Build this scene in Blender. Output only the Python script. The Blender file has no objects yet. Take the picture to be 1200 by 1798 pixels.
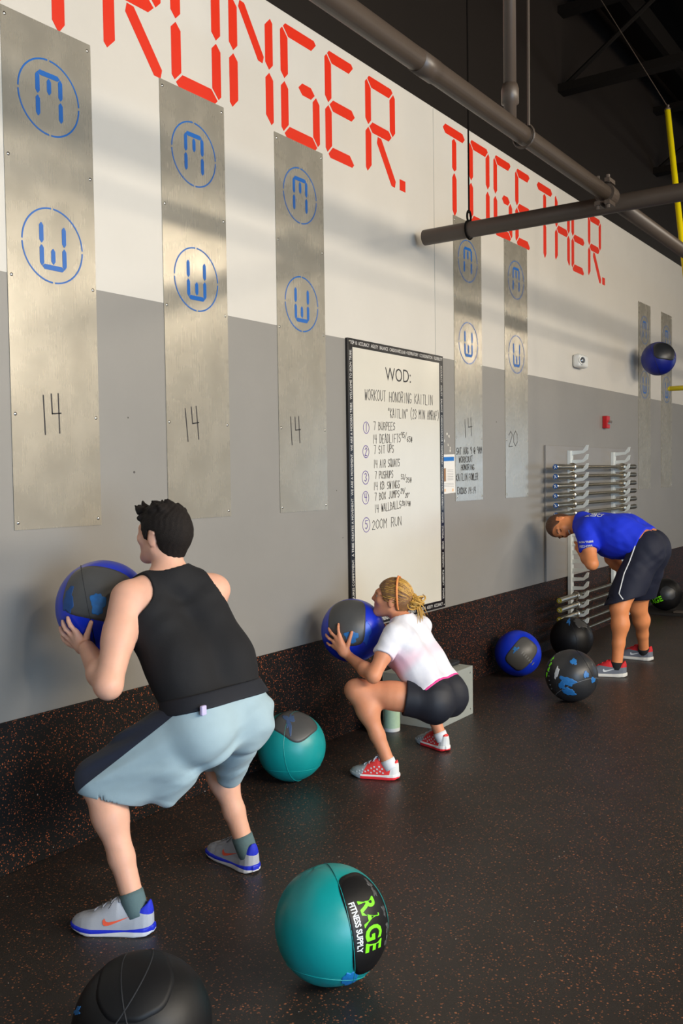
import bpy, bmesh, math, random
import numpy as np
from mathutils import Vector, Matrix

random.seed(7)
SC = bpy.context.scene
COL = SC.collection

# ------------------------------------------------------------------ camera
F_PX, W_PX, H_PX = 1650.0, 1200.0, 1798.0
CAM_POS = Vector((0.0, -3.2625, 1.594))
_x = Vector((1143, 81, -F_PX)).normalized()
_z = -Vector((580, -(1143 * 580 + F_PX ** 2) / 81.0, -F_PX)).normalized()
_y = _z.cross(_x)
cam_data = bpy.data.cameras.new('camera')
cam_data.sensor_fit = 'VERTICAL'
cam_data.sensor_height = 36.0
cam_data.lens = 36.0 * F_PX / H_PX
cam_data.clip_start = 0.05
cam_data.clip_end = 200
cam = bpy.data.objects.new('camera', cam_data)
COL.objects.link(cam)
_r = Matrix((_x, _y, _z)).to_4x4()
cam.matrix_world = Matrix.Translation(CAM_POS) @ _r
SC.camera = cam

# ------------------------------------------------------------------ view, world, large lights
SC.view_settings.view_transform = 'Standard'
SC.view_settings.look = 'None'
SC.view_settings.gamma = 1.0
SC.view_settings.exposure = 0.10
SC.view_settings.use_curve_mapping = False

wd = bpy.data.worlds.new('world')
SC.world = wd
wd.use_nodes = True
bg = wd.node_tree.nodes['Background']
bg.inputs['Color'].default_value = (0.55, 0.72, 1.0, 1)
bg.inputs['Strength'].default_value = 1.0

def area(name, loc, target, sx, sy, power, color):
    l = bpy.data.lights.new(name, 'AREA')
    l.shape = 'RECTANGLE'; l.size = sx; l.size_y = sy
    l.energy = power; l.color = color
    o = bpy.data.objects.new(name, l)
    COL.objects.link(o)
    o.location = loc
    d = Vector(target) - Vector(loc)
    o.rotation_euler = d.to_track_quat('-Z', 'Y').to_euler()
    return o
# daylight entering through the openings of the wall opposite (the frames are built below)
area('window_light_high', (4.2, -8.85, 3.75), (4.2, 0, 3.3), 7.0, 1.25, 760, (1.0, 0.89, 0.73))
area('door_light_near', (-1.0, -8.85, 1.45), (-1.0, 0, 1.4), 4.0, 2.7, 420, (0.48, 0.72, 1.0))
area('door_light_far', (22.0, -8.85, 1.45), (22.0, 0, 1.4), 8.4, 2.7, 130, (0.55, 0.76, 1.0))

# ------------------------------------------------------------------ helpers: materials
def srgb(r, g, b):
    def f(v):
        v /= 255.0
        return v / 12.92 if v <= 0.04045 else ((v + 0.055) / 1.055) ** 2.4
    return (f(r), f(g), f(b), 1.0)

class NT:
    def __init__(self, name):
        self.m = bpy.data.materials.new(name)
        self.m.use_nodes = True
        self.t = self.m.node_tree
        self.p = self.t.nodes['Principled BSDF']
    def n(self, typ, **kw):
        nd = self.t.nodes.new(typ)
        for k, v in kw.items():
            if k.startswith('_'):
                setattr(nd, k[1:], v)
            else:
                nd.inputs[k.replace('__', ' ')].default_value = v
        return nd
    def l(self, a, b):
        self.t.links.new(a, b)
    def coord(self, kind='Object'):
        return self.n('ShaderNodeTexCoord').outputs[kind]
    def math(self, op, a, b=None):
        nd = self.n('ShaderNodeMath', _operation=op)
        for i, v in enumerate((a, b)):
            if v is None: continue
            if isinstance(v, (int, float)): nd.inputs[i].default_value = v
            else: self.l(v, nd.inputs[i])
        return nd.outputs[0]
    def mix(self, fac, a, b):
        nd = self.n('ShaderNodeMix', _data_type='RGBA')
        for i, v in ((0, fac), (6, a), (7, b)):
            if isinstance(v, (int, float, tuple, list)): nd.inputs[i].default_value = v
            else: self.l(v, nd.inputs[i])
        return nd.outputs[2]

MATS = {}
def mat(name, col, rough=0.5, metal=0.0, var=0.10, scale=14.0, bump=0.0, bscale=None, spec=0.5, sheen=0.0, sss=0.0, coat=0.0):
    """plain procedural material: base colour broken up by noise, optional fine relief"""
    if name in MATS: return MATS[name]
    t = NT(name)
    co = t.coord()
    nz = t.n('ShaderNodeTexNoise', Scale=scale, Detail=4.0, Roughness=0.6)
    t.l(co, nz.inputs['Vector'])
    c = tuple(col)
    dk = (c[0] * (1 - var), c[1] * (1 - var), c[2] * (1 - var), 1)
    lt = (min(1, c[0] * (1 + var)), min(1, c[1] * (1 + var)), min(1, c[2] * (1 + var)), 1)
    t.l(t.mix(nz.outputs['Fac'], dk, lt), t.p.inputs['Base Color'])
    t.p.inputs['Roughness'].default_value = rough
    t.p.inputs['Metallic'].default_value = metal
    t.p.inputs['Specular IOR Level'].default_value = spec
    if sheen: t.p.inputs['Sheen Weight'].default_value = sheen
    if coat: t.p.inputs['Coat Weight'].default_value = coat
    if sss:
        t.p.inputs['Subsurface Weight'].default_value = sss
        t.p.inputs['Subsurface Radius'].default_value = (0.012, 0.004, 0.002)
        t.p.inputs['Subsurface Scale'].default_value = 1.0
    if bump:
        n2 = t.n('ShaderNodeTexNoise', Scale=bscale or scale * 8, Detail=3.0)
        t.l(co, n2.inputs['Vector'])
        b = t.n('ShaderNodeBump', Strength=bump, Distance=0.002)
        t.l(n2.outputs['Fac'], b.inputs['Height'])
        t.l(b.outputs['Normal'], t.p.inputs['Normal'])
    MATS[name] = t.m
    return t.m

def mat_two(name, base, others, rough=0.7, bump=0.15, sheen=0.0, bscale=300.0, var=0.06):
    """base colour with regions picked by float attributes stored on the mesh (printed / sewn panels)"""
    if name in MATS: return MATS[name]
    t = NT(name)
    co = t.coord()
    cur = tuple(base)
    for attr, col in others:
        a = t.n('ShaderNodeAttribute', _attribute_name=attr)
        fac = t.math('GREATER_THAN', a.outputs['Fac'], 0.0)
        cur = t.mix(fac, cur, tuple(col))
    nz = t.n('ShaderNodeTexNoise', Scale=25.0, Detail=3.0)
    t.l(co, nz.inputs['Vector'])
    v = t.math('ADD', t.math('MULTIPLY', nz.outputs['Fac'], 2 * var), 1 - var)
    cc = t.n('ShaderNodeVectorMath', _operation='SCALE')
    if isinstance(cur, tuple): cc.inputs[0].default_value = cur[:3]
    else: t.l(cur, cc.inputs[0])
    t.l(v, cc.inputs['Scale'])
    t.l(cc.outputs[0], t.p.inputs['Base Color'])
    t.p.inputs['Roughness'].default_value = rough
    if sheen: t.p.inputs['Sheen Weight'].default_value = sheen
    if bump:
        n2 = t.n('ShaderNodeTexNoise', Scale=bscale, Detail=2.0)
        t.l(co, n2.inputs['Vector'])
        b = t.n('ShaderNodeBump', Strength=bump, Distance=0.001)
        t.l(n2.outputs['Fac'], b.inputs['Height'])
        t.l(b.outputs['Normal'], t.p.inputs['Normal'])
    MATS[name] = t.m
    return t.m

def mat_rubber(name, base, fleck, amount, rough, fscale=62.0, spec=0.4):
    """black recycled-rubber sheet with coloured crumb flecks"""
    t = NT(name)
    co = t.coord()
    dn = t.n('ShaderNodeTexNoise', Scale=45.0, Detail=1.0)
    t.l(co, dn.inputs['Vector'])
    off = t.n('ShaderNodeVectorMath', _operation='SCALE', Scale=0.012)
    t.l(dn.outputs['Color'], off.inputs[0])
    ad = t.n('ShaderNodeVectorMath', _operation='ADD')
    t.l(co, ad.inputs[0]); t.l(off.outputs[0], ad.inputs[1])
    cur = None
    bn = t.n('ShaderNodeTexNoise', Scale=5.0, Detail=5.0)
    t.l(co, bn.inputs['Vector'])
    cur = t.mix(bn.outputs['Fac'], tuple(v * 0.7 for v in base[:3]) + (1,), tuple(v * 1.35 for v in base[:3]) + (1,))
    for sc, rad, amt, cl in ((fscale, 0.23, amount, fleck), (fscale * 1.9, 0.27, amount * 0.9, tuple(v * 0.75 for v in fleck[:3]) + (1,)),
                             (fscale * 0.55, 0.09, amount * 0.10, (0.55, 0.52, 0.48, 1))):
        vo = t.n('ShaderNodeTexVoronoi', Scale=sc)
        t.l(ad.outputs[0], vo.inputs['Vector'])
        near = t.math('LESS_THAN', vo.outputs['Distance'], rad)
        sp = t.n('ShaderNodeSeparateColor')
        t.l(vo.outputs['Color'], sp.inputs[0])
        pick = t.math('LESS_THAN', sp.outputs[0], amt)
        fac = t.math('MULTIPLY', near, pick)
        vary = t.mix(sp.outputs[1], tuple(v * 0.45 for v in cl[:3]) + (1,), cl)
        cur = t.mix(fac, cur, vary)
    t.l(cur, t.p.inputs['Base Color'])
    rn = t.n('ShaderNodeTexNoise', Scale=1.3, Detail=4.0)
    t.l(co, rn.inputs['Vector'])
    t.l(t.math('ADD', t.math('MULTIPLY', rn.outputs['Fac'], 0.16), rough - 0.08), t.p.inputs['Roughness'])
    t.p.inputs['Specular IOR Level'].default_value = spec
    b = t.n('ShaderNodeBump', Strength=0.25, Distance=0.002)
    n2 = t.n('ShaderNodeTexNoise', Scale=220.0, Detail=2.0)
    t.l(co, n2.inputs['Vector']); t.l(n2.outputs['Fac'], b.inputs['Height'])
    t.l(b.outputs['Normal'], t.p.inputs['Normal'])
    MATS[name] = t.m
    return t.m

def mat_wall():
    """painted wall: black above, white band, grey dado; paint edges are at fixed heights"""
    t = NT('painted_wall')
    co = t.coord()
    s = t.n('ShaderNodeSeparateXYZ')
    t.l(co, s.inputs[0])
    nz = t.n('ShaderNodeTexNoise', Scale=1.7, Detail=5.0, Roughness=0.65)
    t.l(co, nz.inputs['Vector'])
    g = t.mix(nz.outputs['Fac'], srgb(130, 127, 122), srgb(144, 140, 134))
    w = t.mix(nz.outputs['Fac'], srgb(198, 193, 184), srgb(210, 205, 196))
    c = t.mix(t.math('GREATER_THAN', s.outputs[2], 2.426), g, w)
    c = t.mix(t.math('GREATER_THAN', s.outputs[2], 4.167), c, srgb(26, 21, 18))
    t.l(c, t.p.inputs['Base Color'])
    t.p.inputs['Roughness'].default_value = 0.42
    b = t.n('ShaderNodeBump', Strength=0.06, Distance=0.003)
    n2 = t.n('ShaderNodeTexNoise', Scale=90.0, Detail=3.0)
    t.l(co, n2.inputs['Vector']); t.l(n2.outputs['Fac'], b.inputs['Height'])
    t.l(b.outputs['Normal'], t.p.inputs['Normal'])
    return t.m

def mat_steel():
    t = NT('brushed_sheet_steel')
    co = t.coord()
    nz = t.n('ShaderNodeTexNoise', Scale=5.0, Detail=5.0, Roughness=0.6)
    t.l(co, nz.inputs['Vector'])
    mp = t.n('ShaderNodeMapping')
    mp.inputs['Scale'].default_value = (260, 260, 5)
    t.l(co, mp.inputs['Vector'])
    st = t.n('ShaderNodeTexNoise', Scale=1.0, Detail=3.0)
    t.l(mp.outputs[0], st.inputs['Vector'])
    c = t.mix(nz.outputs['Fac'], srgb(158, 152, 139), srgb(192, 186, 172))
    t.l(c, t.p.inputs['Base Color'])
    t.p.inputs['Metallic'].default_value = 0.50
    lo = t.n('ShaderNodeTexNoise', Scale=6.0, Detail=2.0)
    t.l(co, lo.inputs['Vector'])
    r = t.math('ADD', t.math('MULTIPLY', lo.outputs['Fac'], 0.16), 0.16)
    r = t.math('ADD', r, t.math('MULTIPLY', st.outputs['Fac'], 0.06))
    t.l(r, t.p.inputs['Roughness'])
    b = t.n('ShaderNodeBump', Strength=0.03, Distance=0.001)
    t.l(st.outputs['Fac'], b.inputs['Height'])
    t.l(b.outputs['Normal'], t.p.inputs['Normal'])
    return t.m

# ------------------------------------------------------------------ helpers: objects
ORG = {}
def reg(o, loc):
    ORG[o.name] = Vector(loc)
    return o
def tag(o, label=None, cat=None, group=None, kind=None):
    if label: o['label'] = label
    if cat: o['category'] = cat
    if group: o['group'] = group
    if kind: o['kind'] = kind
    return o
def thing(name, loc, label, cat, group=None):
    o = bpy.data.objects.new(name, None)
    o.empty_display_size = 0.1
    COL.objects.link(o)
    o.location = loc
    reg(o, loc)
    return tag(o, label, cat, group)
def link_mesh(name, verts, faces, m, parent=None, origin=None, smooth=False, attrs=None):
    me = bpy.data.meshes.new(name)
    v = np.asarray(verts, dtype=float).reshape(-1, 3)
    if parent is not None: org = ORG[parent.name]
    elif origin is not None: org = Vector(origin)
    else: org = Vector(((v[:, 0].min() + v[:, 0].max()) / 2, (v[:, 1].min() + v[:, 1].max()) / 2, v[:, 2].min()))
    v = v - np.array(org)
    me.from_pydata([tuple(a) for a in v], [], [tuple(f) for f in faces])
    me.update()
    if attrs:
        for k, a in attrs.items():
            at = me.attributes.new(k, 'FLOAT', 'POINT')
            at.data.foreach_set('value', np.asarray(a, dtype=np.float32))
    if smooth:
        me.polygons.foreach_set('use_smooth', [True] * len(me.polygons))
    me.materials.append(m)
    o = bpy.data.objects.new(name, me)
    COL.objects.link(o)
    if parent is not None:
        o.parent = parent
        o.location = (0, 0, 0)
    else:
        o.location = org
    reg(o, org)
    return o

def copy_tree(o, parent=None, loc=None):
    c = o.copy()
    COL.objects.link(c)
    if loc is not None: c.location = loc
    if parent is not None: c.parent = parent
    ORG[c.name] = Vector(loc) if loc is not None else ORG[o.name]
    for ch in list(o.children):
        copy_tree(ch, c)
    return c

def frame_of(d):
    d = Vector(d).normalized()
    a = Vector((0, 0, 1)) if abs(d.z) < 0.9 else Vector((1, 0, 0))
    u = d.cross(a).normalized()
    return u, d.cross(u).normalized()

class MB:
    def __init__(self): self.v = []; self.f = []
    def add(self, vs, fs):
        b = len(self.v)
        self.v += [tuple(x) for x in vs]
        self.f += [tuple(i + b for i in f) for f in fs]
        return self
    def box(self, x0, x1, y0, y1, z0, z1):
        vs = [(x, y, z) for z in (z0, z1) for y in (y0, y1) for x in (x0, x1)]
        return self.add(vs, [(0, 2, 3, 1), (4, 5, 7, 6), (0, 1, 5, 4), (2, 6, 7, 3), (0, 4, 6, 2), (1, 3, 7, 5)])
    def prism(self, pts, off):
        """closed polygon (3D points) extruded by vector off"""
        n = len(pts); o = Vector(off)
        vs = [Vector(p) for p in pts] + [Vector(p) + o for p in pts]
        fs = [tuple(range(n))[::-1], tuple(range(n, 2 * n))] + [(i, (i + 1) % n, n + (i + 1) % n, n + i) for i in range(n)]
        return self.add(vs, fs)
    def wall(self, pts, y0, th):
        """polygon of (x, z) points lying on the plane y = y0, th thick towards the room"""
        a = sum(pts[i][0] * pts[(i + 1) % len(pts)][1] - pts[(i + 1) % len(pts)][0] * pts[i][1] for i in range(len(pts)))
        if a < 0: pts = pts[::-1]
        return self.prism([(p[0], y0, p[1]) for p in pts][::-1], (0, -th, 0))
    def tube(self, path, r, n=12, caps=True, radii=None):
        path = [Vector(p) for p in path]
        m = len(path)
        u = None; rings = []
        for i, p in enumerate(path):
            d = (path[min(i + 1, m - 1)] - path[max(i - 1, 0)]).normalized()
            if u is None: u, w = frame_of(d)
            else:
                u = (u - d * u.dot(d)).normalized(); w = d.cross(u)
            rr = radii[i] if radii else r
            rings.append([p + (u * math.cos(2 * math.pi * k / n) + w * math.sin(2 * math.pi * k / n)) * rr for k in range(n)])
        vs = [q for ring in rings for q in ring]
        fs = []
        for i in range(m - 1):
            for k in range(n):
                fs.append((i * n + k, i * n + (k + 1) % n, (i + 1) * n + (k + 1) % n, (i + 1) * n + k))
        if caps:
            fs.append(tuple(range(n))[::-1]); fs.append(tuple((m - 1) * n + k for k in range(n)))
        return self.add(vs, fs)
    def lathe(self, prof, base, axis, n=24):
        """prof: (radius, height along axis) pairs"""
        u, w = frame_of(axis); a = Vector(axis).normalized(); b = Vector(base)
        vs = []; fs = []
        for r, h in prof:
            for k in range(n):
                t = 2 * math.pi * k / n
                vs.append(b + a * h + (u * math.cos(t) + w * math.sin(t)) * max(r, 1e-4))
        for i in range(len(prof) - 1):
            for k in range(n):
                fs.append((i * n + k, i * n + (k + 1) % n, (i + 1) * n + (k + 1) % n, (i + 1) * n + k))
        fs.append(tuple(range(n))[::-1]); fs.append(tuple((len(prof) - 1) * n + k for k in range(n)))
        return self.add(vs, fs)
    def sphere(self, c, r, nu=16, nv=10):
        rr = Vector(r) if hasattr(r, '__len__') else Vector((r, r, r))
        c = Vector(c); vs = []; fs = []
        for j in range(nv + 1):
            th = math.pi * j / nv
            for i in range(nu):
                ph = 2 * math.pi * i / nu
                vs.append((c.x + rr.x * math.sin(th) * math.cos(ph), c.y + rr.y * math.sin(th) * math.sin(ph), c.z + rr.z * math.cos(th)))
        for j in range(nv):
            for i in range(nu):
                fs.append((j * nu + i, (j + 1) * nu + i, (j + 1) * nu + (i + 1) % nu, j * nu + (i + 1) % nu))
        return self.add(vs, fs)
    def build(self, name, m, parent=None, smooth=False, bevel=0.0, origin=None, seg=2):
        o = link_mesh(name, self.v, self.f, m, parent, origin, smooth)
        if bevel:
            b = o.modifiers.new('bevel', 'BEVEL'); b.width = bevel; b.segments = seg; b.limit_method = 'ANGLE'
        return o

def struct(o):
    o['kind'] = 'structure'
    return o

def text_mesh(s, size=1.0, bold=0.0):
    """filled glyph outlines from the built-in font: verts (x, y) and faces"""
    cu = bpy.data.curves.new('t', 'FONT')
    cu.body = s; cu.size = size; cu.resolution_u = 3; cu.offset = bold
    o = bpy.data.objects.new('t', cu)
    COL.objects.link(o)
    dg = bpy.context.evaluated_depsgraph_get()
    me = bpy.data.meshes.new_from_object(o.evaluated_get(dg))
    v = np.array([tuple(a.co) for a in me.vertices]) if len(me.vertices) else np.zeros((0, 3))
    f = [tuple(p.vertices) for p in me.polygons]
    bpy.data.objects.remove(o); bpy.data.curves.remove(cu); bpy.data.meshes.remove(me)
    return v, f

# single-stroke hand lettering, grid 4 wide by 8 tall
GL = {'A': '00 28 40|13 33', 'B': '00 08 27 36 25 04|25 43 31 00', 'C': '47 28 06 02 10 31', 'D': '00 08 37 44 31 00', 'E': '48 08 00 40|04 34',
      'F': '00 08 48|04 34', 'G': '47 28 06 02 20 41 43 23', 'H': '00 08|40 48|04 44', 'I': '20 28', 'J': '38 32 20 01', 'K': '00 08|48 04 40',
      'L': '08 00 40', 'M': '00 08 24 48 40', 'N': '00 08 40 48', 'O': '20 02 06 28 46 42 20', 'P': '00 08 38 46 34 04', 'Q': '20 02 06 28 46 42 20|22 40',
      'R': '00 08 38 46 34 04|24 40', 'S': '47 28 06 14 34 42 20 01', 'T': '20 28|08 48', 'U': '08 02 20 42 48', 'V': '08 20 48', 'W': '08 10 26 30 48',
      'X': '00 48|08 40', 'Y': '08 24 48|24 20', 'Z': '08 48 00 40', '1': '20 28', '2': '06 28 46 00 40', '3': '07 28 46 24 42 20 01',
      '4': '30 38|08 04 44', '5': '48 08 05 35 42 20 01', '6': '38 04 02 20 42 24 03', '7': '08 48 20', '8': '24 06 28 46 24 02 20 42 24', '9': '44 24 06 28 46 40',
      '0': '20 02 06 28 46 42 20', '/': '0- 49', '#': '10 18|30 38|03 43|05 45', '"': '16 18|36 38', '(': '39 16 12 3-', ')': '19 36 32 1-', ':': '21 22|25 26',
      '@': '33 22 24 35 32 43 46 28 06 02 20 40', '.': '20 21', "'": '26 28'}
def pen(mb, s, x0, z0, x1, z1, h, y, w, slant=0.06, jit=0.05):
    """write s from (x0, z0) to (x1, z1) on the plane y with strokes w wide"""
    n = len(s); ex = Vector((x1 - x0, z1 - z0)); L = ex.length; ex.normalize(); ez = Vector((-ex.y, ex.x))
    adv = L / n
    gw = adv * 0.72
    for i, ch in enumerate(s.upper()):
        if ch not in GL: continue
        hh = h * (1 + random.uniform(-jit, jit)); dz = random.uniform(-jit, jit) * h * 0.5
        for st in GL[ch].split('|'):
            pts = []
            for q in st.split():
                gx = int(q[0]) / 4.0
                gz = (-1 if q[1] == '-' else int(q[1])) / 8.0
                a = i * adv + gx * gw + gz * hh * slant + random.uniform(-jit, jit) * gw * 0.5
                pts.append(Vector((x0, z0)) + ex * a + ez * (gz * hh + dz))
            for a, b in zip(pts[:-1], pts[1:]):
                d = b - a
                if d.length < 1e-6: continue
                d.normalize(); nn = Vector((-d.y, d.x)) * w * 0.5
                a2 = a - d * w * 0.35; b2 = b + d * w * 0.35
                mb.wall([tuple(a2 - nn), tuple(b2 - nn), tuple(b2 + nn), tuple(a2 + nn)], y, 0.0006)
def ring_arc(mb, cx, cz, r, w, t0, t1, y, th, n=24, ax=1.0):
    for k in range(n):
        a = t0 + (t1 - t0) * k / n; b = t0 + (t1 - t0) * (k + 1) / n
        mb.wall([(cx + (r - w / 2) * math.cos(a) * ax, cz + (r - w / 2) * math.sin(a)), (cx + (r + w / 2) * math.cos(a) * ax, cz + (r + w / 2) * math.sin(a)),
                 (cx + (r + w / 2) * math.cos(b) * ax, cz + (r + w / 2) * math.sin(b)), (cx + (r - w / 2) * math.cos(b) * ax, cz + (r - w / 2) * math.sin(b))], y, th)

# ------------------------------------------------------------------ materials used by the setting
M_WALL = mat_wall()
M_STEEL = mat_steel()
M_MAT = mat_rubber('rubber_wall_sheet', (0.0045, 0.0042, 0.0042, 1), srgb(190, 100, 58), 0.50, 0.62, 78.0, 0.25)
M_FLOOR = mat_rubber('rubber_floor', (0.022, 0.0185, 0.0165, 1), srgb(158, 100, 70), 0.45, 0.44, 62.0, 0.5)
M_BLACKPAINT = mat('black_ceiling_paint', srgb(13, 9, 6), 0.85, var=0.25, scale=2.0, spec=0.12)
M_PIPE = mat('dark_grey_pipe_paint', srgb(74, 63, 54), 0.42, var=0.12, scale=9.0, bump=0.05)
M_RED = mat('red_wall_paint', srgb(214, 40, 8), 0.45, var=0.05)
M_BLUEINK = mat('blue_emblem_paint', srgb(6, 92, 170), 0.4, var=0.14, scale=160.0)
M_SCREW = mat('zinc_screw', srgb(205, 203, 196), 0.3, 1.0, var=0.05)
M_INK = mat('black_marker', srgb(34, 32, 36), 0.6, var=0.3, scale=120.0)
M_PURPLE = mat('purple_marker', srgb(92, 66, 150), 0.6, var=0.3, scale=120.0)
M_WHITE = mat('white_plastic', srgb(225, 226, 224), 0.35, var=0.04)
M_CHROME = mat('bar_chrome', srgb(190, 184, 170), 0.28, 1.0, var=0.12, scale=30.0)
M_DARKWALL = mat('dull_grey_wall', srgb(176, 170, 160), 0.8, var=0.06, scale=2.0)
M_GLASSFRAME = mat('dark_door_frame', srgb(60, 60, 62), 0.5)

# ------------------------------------------------------------------ the room
X0, X1, Y0, ZC = -4.0, 27.0, -9.0, 6.2
wall_back = struct(MB().box(X0, X1, 0.0, 0.2, -0.02, ZC).build('wall_back', M_WALL, origin=(0, 0, 0)))
tag(wall_back, 'long wall painted grey below, white above and black near the ceiling')
floor = struct(MB().box(X0, X1, Y0, 0.2, -0.1, 0.0).build('floor', M_FLOOR, origin=(0, 0, 0)))
tag(floor, 'black speckled rubber gym floor')
ceiling = struct(MB().box(X0, X1, Y0, 0.2, ZC, ZC + 0.15).build('ceiling', M_BLACKPAINT, origin=(0, 0, 0)))
tag(ceiling, 'black painted ceiling deck with steel trusses')
wm = struct(MB().box(X0, X1, -0.012, 0.0, 0.0, 0.618).build('baseboard_back', M_MAT, origin=(0, 0, 0), bevel=0.003))
tag(wm, 'knee high black rubber sheet with orange flecks along the wall foot')
struct(MB().box(X1, X1 + 0.2, Y0, 0.2, -0.02, ZC).build('wall_end', M_DARKWALL))
struct(MB().box(X0 - 0.2, X0, Y0, 0.2, -0.02, ZC).build('wall_behind', M_DARKWALL))
# wall opposite with openings: two roller doors, one row of high windows
wo = MB()
def wall_strip(x0, x1, z0, z1): wo.box(x0, x1, Y0 - 0.2, Y0, z0, z1)
wall_strip(X0, -3.0, -0.02, 2.85); wall_strip(1.0, 17.8, -0.02, 2.85); wall_strip(26.2, X1, -0.02, 2.85)
wall_strip(X0, X1, 2.85, 3.1); wall_strip(X0, 0.7, 3.1, 4.4); wall_strip(7.7, X1, 3.1, 4.4); wall_strip(X0, X1, 4.4, ZC)
struct(wo.build('wall_opposite', M_DARKWALL))
for n, (a, b, c, d, cols) in enumerate(((-3.0, 1.0, 0.0, 2.85, 4), (17.8, 26.2, 0.0, 2.85, 7), (0.7, 7.7, 3.1, 4.4, 6))):
    fr = MB()
    for k in range(cols + 1):
        x = a + (b - a) * k / cols
        fr.box(x - 0.03, x + 0.03, Y0 - 0.16, Y0 - 0.06, c, d)
    for z in (c + 0.03, (c + d) / 2, d - 0.03):
        fr.box(a, b, Y0 - 0.155, Y0 - 0.065, z - 0.03, z + 0.03)
    struct(fr.build('window_%d' % (n + 1), M_GLASSFRAME))
# drywall joint and the ceiling steelwork
MB().box(5.905, 5.913, -0.0015, 0.0, 2.43, 4.16).build('drywall_joint', mat('joint_grey', srgb(176, 174, 168), 0.6), wall_back)
for k, xb in enumerate((2.5, 5.4, 8.3, 11.2, 14.1, 17.0, 20.0, 23.0)):
    t = MB()
    t.box(xb - 0.07, xb + 0.07, Y0, 0.0, 5.72, 5.78)
    t.box(xb - 0.07, xb + 0.07, Y0, 0.0, 5.02, 5.09)
    for q in range(9):
        a = -q * 1.0; s = 1 if q % 2 == 0 else -1
        t.tube([(xb, a, 5.06 if s > 0 else 5.74), (xb, a - 1.0, 5.74 if s > 0 else 5.06)], 0.022, 6)
    t.build('roof_truss', M_BLACKPAINT, ceiling)
for k in range(9):
    y = -0.5 - k
    MB().box(X0, X1, y - 0.03, y + 0.03, 5.8, 6.0).build('purlin', M_BLACKPAINT, ceiling)

# high-bay lamps hanging over the middle of the hall
M_LAMP = NT('lit_lamp_diffuser')
M_LAMP.p.inputs['Emission Color'].default_value = (1.0, 0.86, 0.66, 1)
M_LAMP.p.inputs['Emission Strength'].default_value = 160.0
for k, (lx, lb) in enumerate(((0.4, 'high-bay ceiling lamp over the near end of the hall'), (10.3, 'high-bay ceiling lamp over the middle of the hall'), (20.5, 'high-bay ceiling lamp over the far end of the hall'))):
    hl_ = thing('high_bay_lamp', (lx, -7.0, 4.7), lb, 'lamp', 'high-bay lamps')
    MB().lathe([(0.30, 0.0), (0.27, 0.10), (0.16, 0.26), (0.08, 0.30), (0.07, 0.42)], (lx, -7.0, 4.72), (0, 0, 1), 28).build('reflector', M_SCREW, hl_, smooth=True)
    MB().lathe([(0.29, 0.0), (0.285, 0.04), (0.24, 0.10)], (lx, -7.0, 4.72), (0, 0, -1), 28).build('diffuser', M_LAMP.m, hl_, smooth=True)
    MB().tube([(lx, -7.0, 5.14), (lx, -7.0, ZC - 0.002)], 0.012, 8).build('drop_rod', M_BLACKPAINT, hl_)

# painted wall lettering made of display segments
def seg_v(mb, x, za, zb, t, y, th, c=None):
    c = t * 0.55 if c is None else c
    mb.wall([(x - t / 2, za + c), (x - t * 0.08, za), (x + t * 0.08, za), (x + t / 2, za + c), (x + t / 2, zb - c), (x + t * 0.08, zb), (x - t * 0.08, zb), (x - t / 2, zb - c)], y, th)
def seg_h(mb, xa, xb, z, t, y, th):
    c = t * 0.55
    mb.wall([(xa, z), (xa + c, z - t / 2), (xb - c, z - t / 2), (xb, z), (xb - c, z + t / 2), (xa + c, z + t / 2)], y, th)
def seg_d(mb, xa, za, xb, zb, t, y, th):
    d = Vector((xb - xa, zb - za)).normalized(); n = Vector((-d.y, d.x)) * t / 2; e = d * t * 0.4
    a = Vector((xa, za)); b = Vector((xb, zb))
    mb.wall([tuple(a), tuple(a + e + n), tuple(b - e + n), tuple(b), tuple(b - e - n), tuple(a + e - n)], y, th)
LZ0, LZ1, LT = 3.482, 4.108, 0.066
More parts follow.
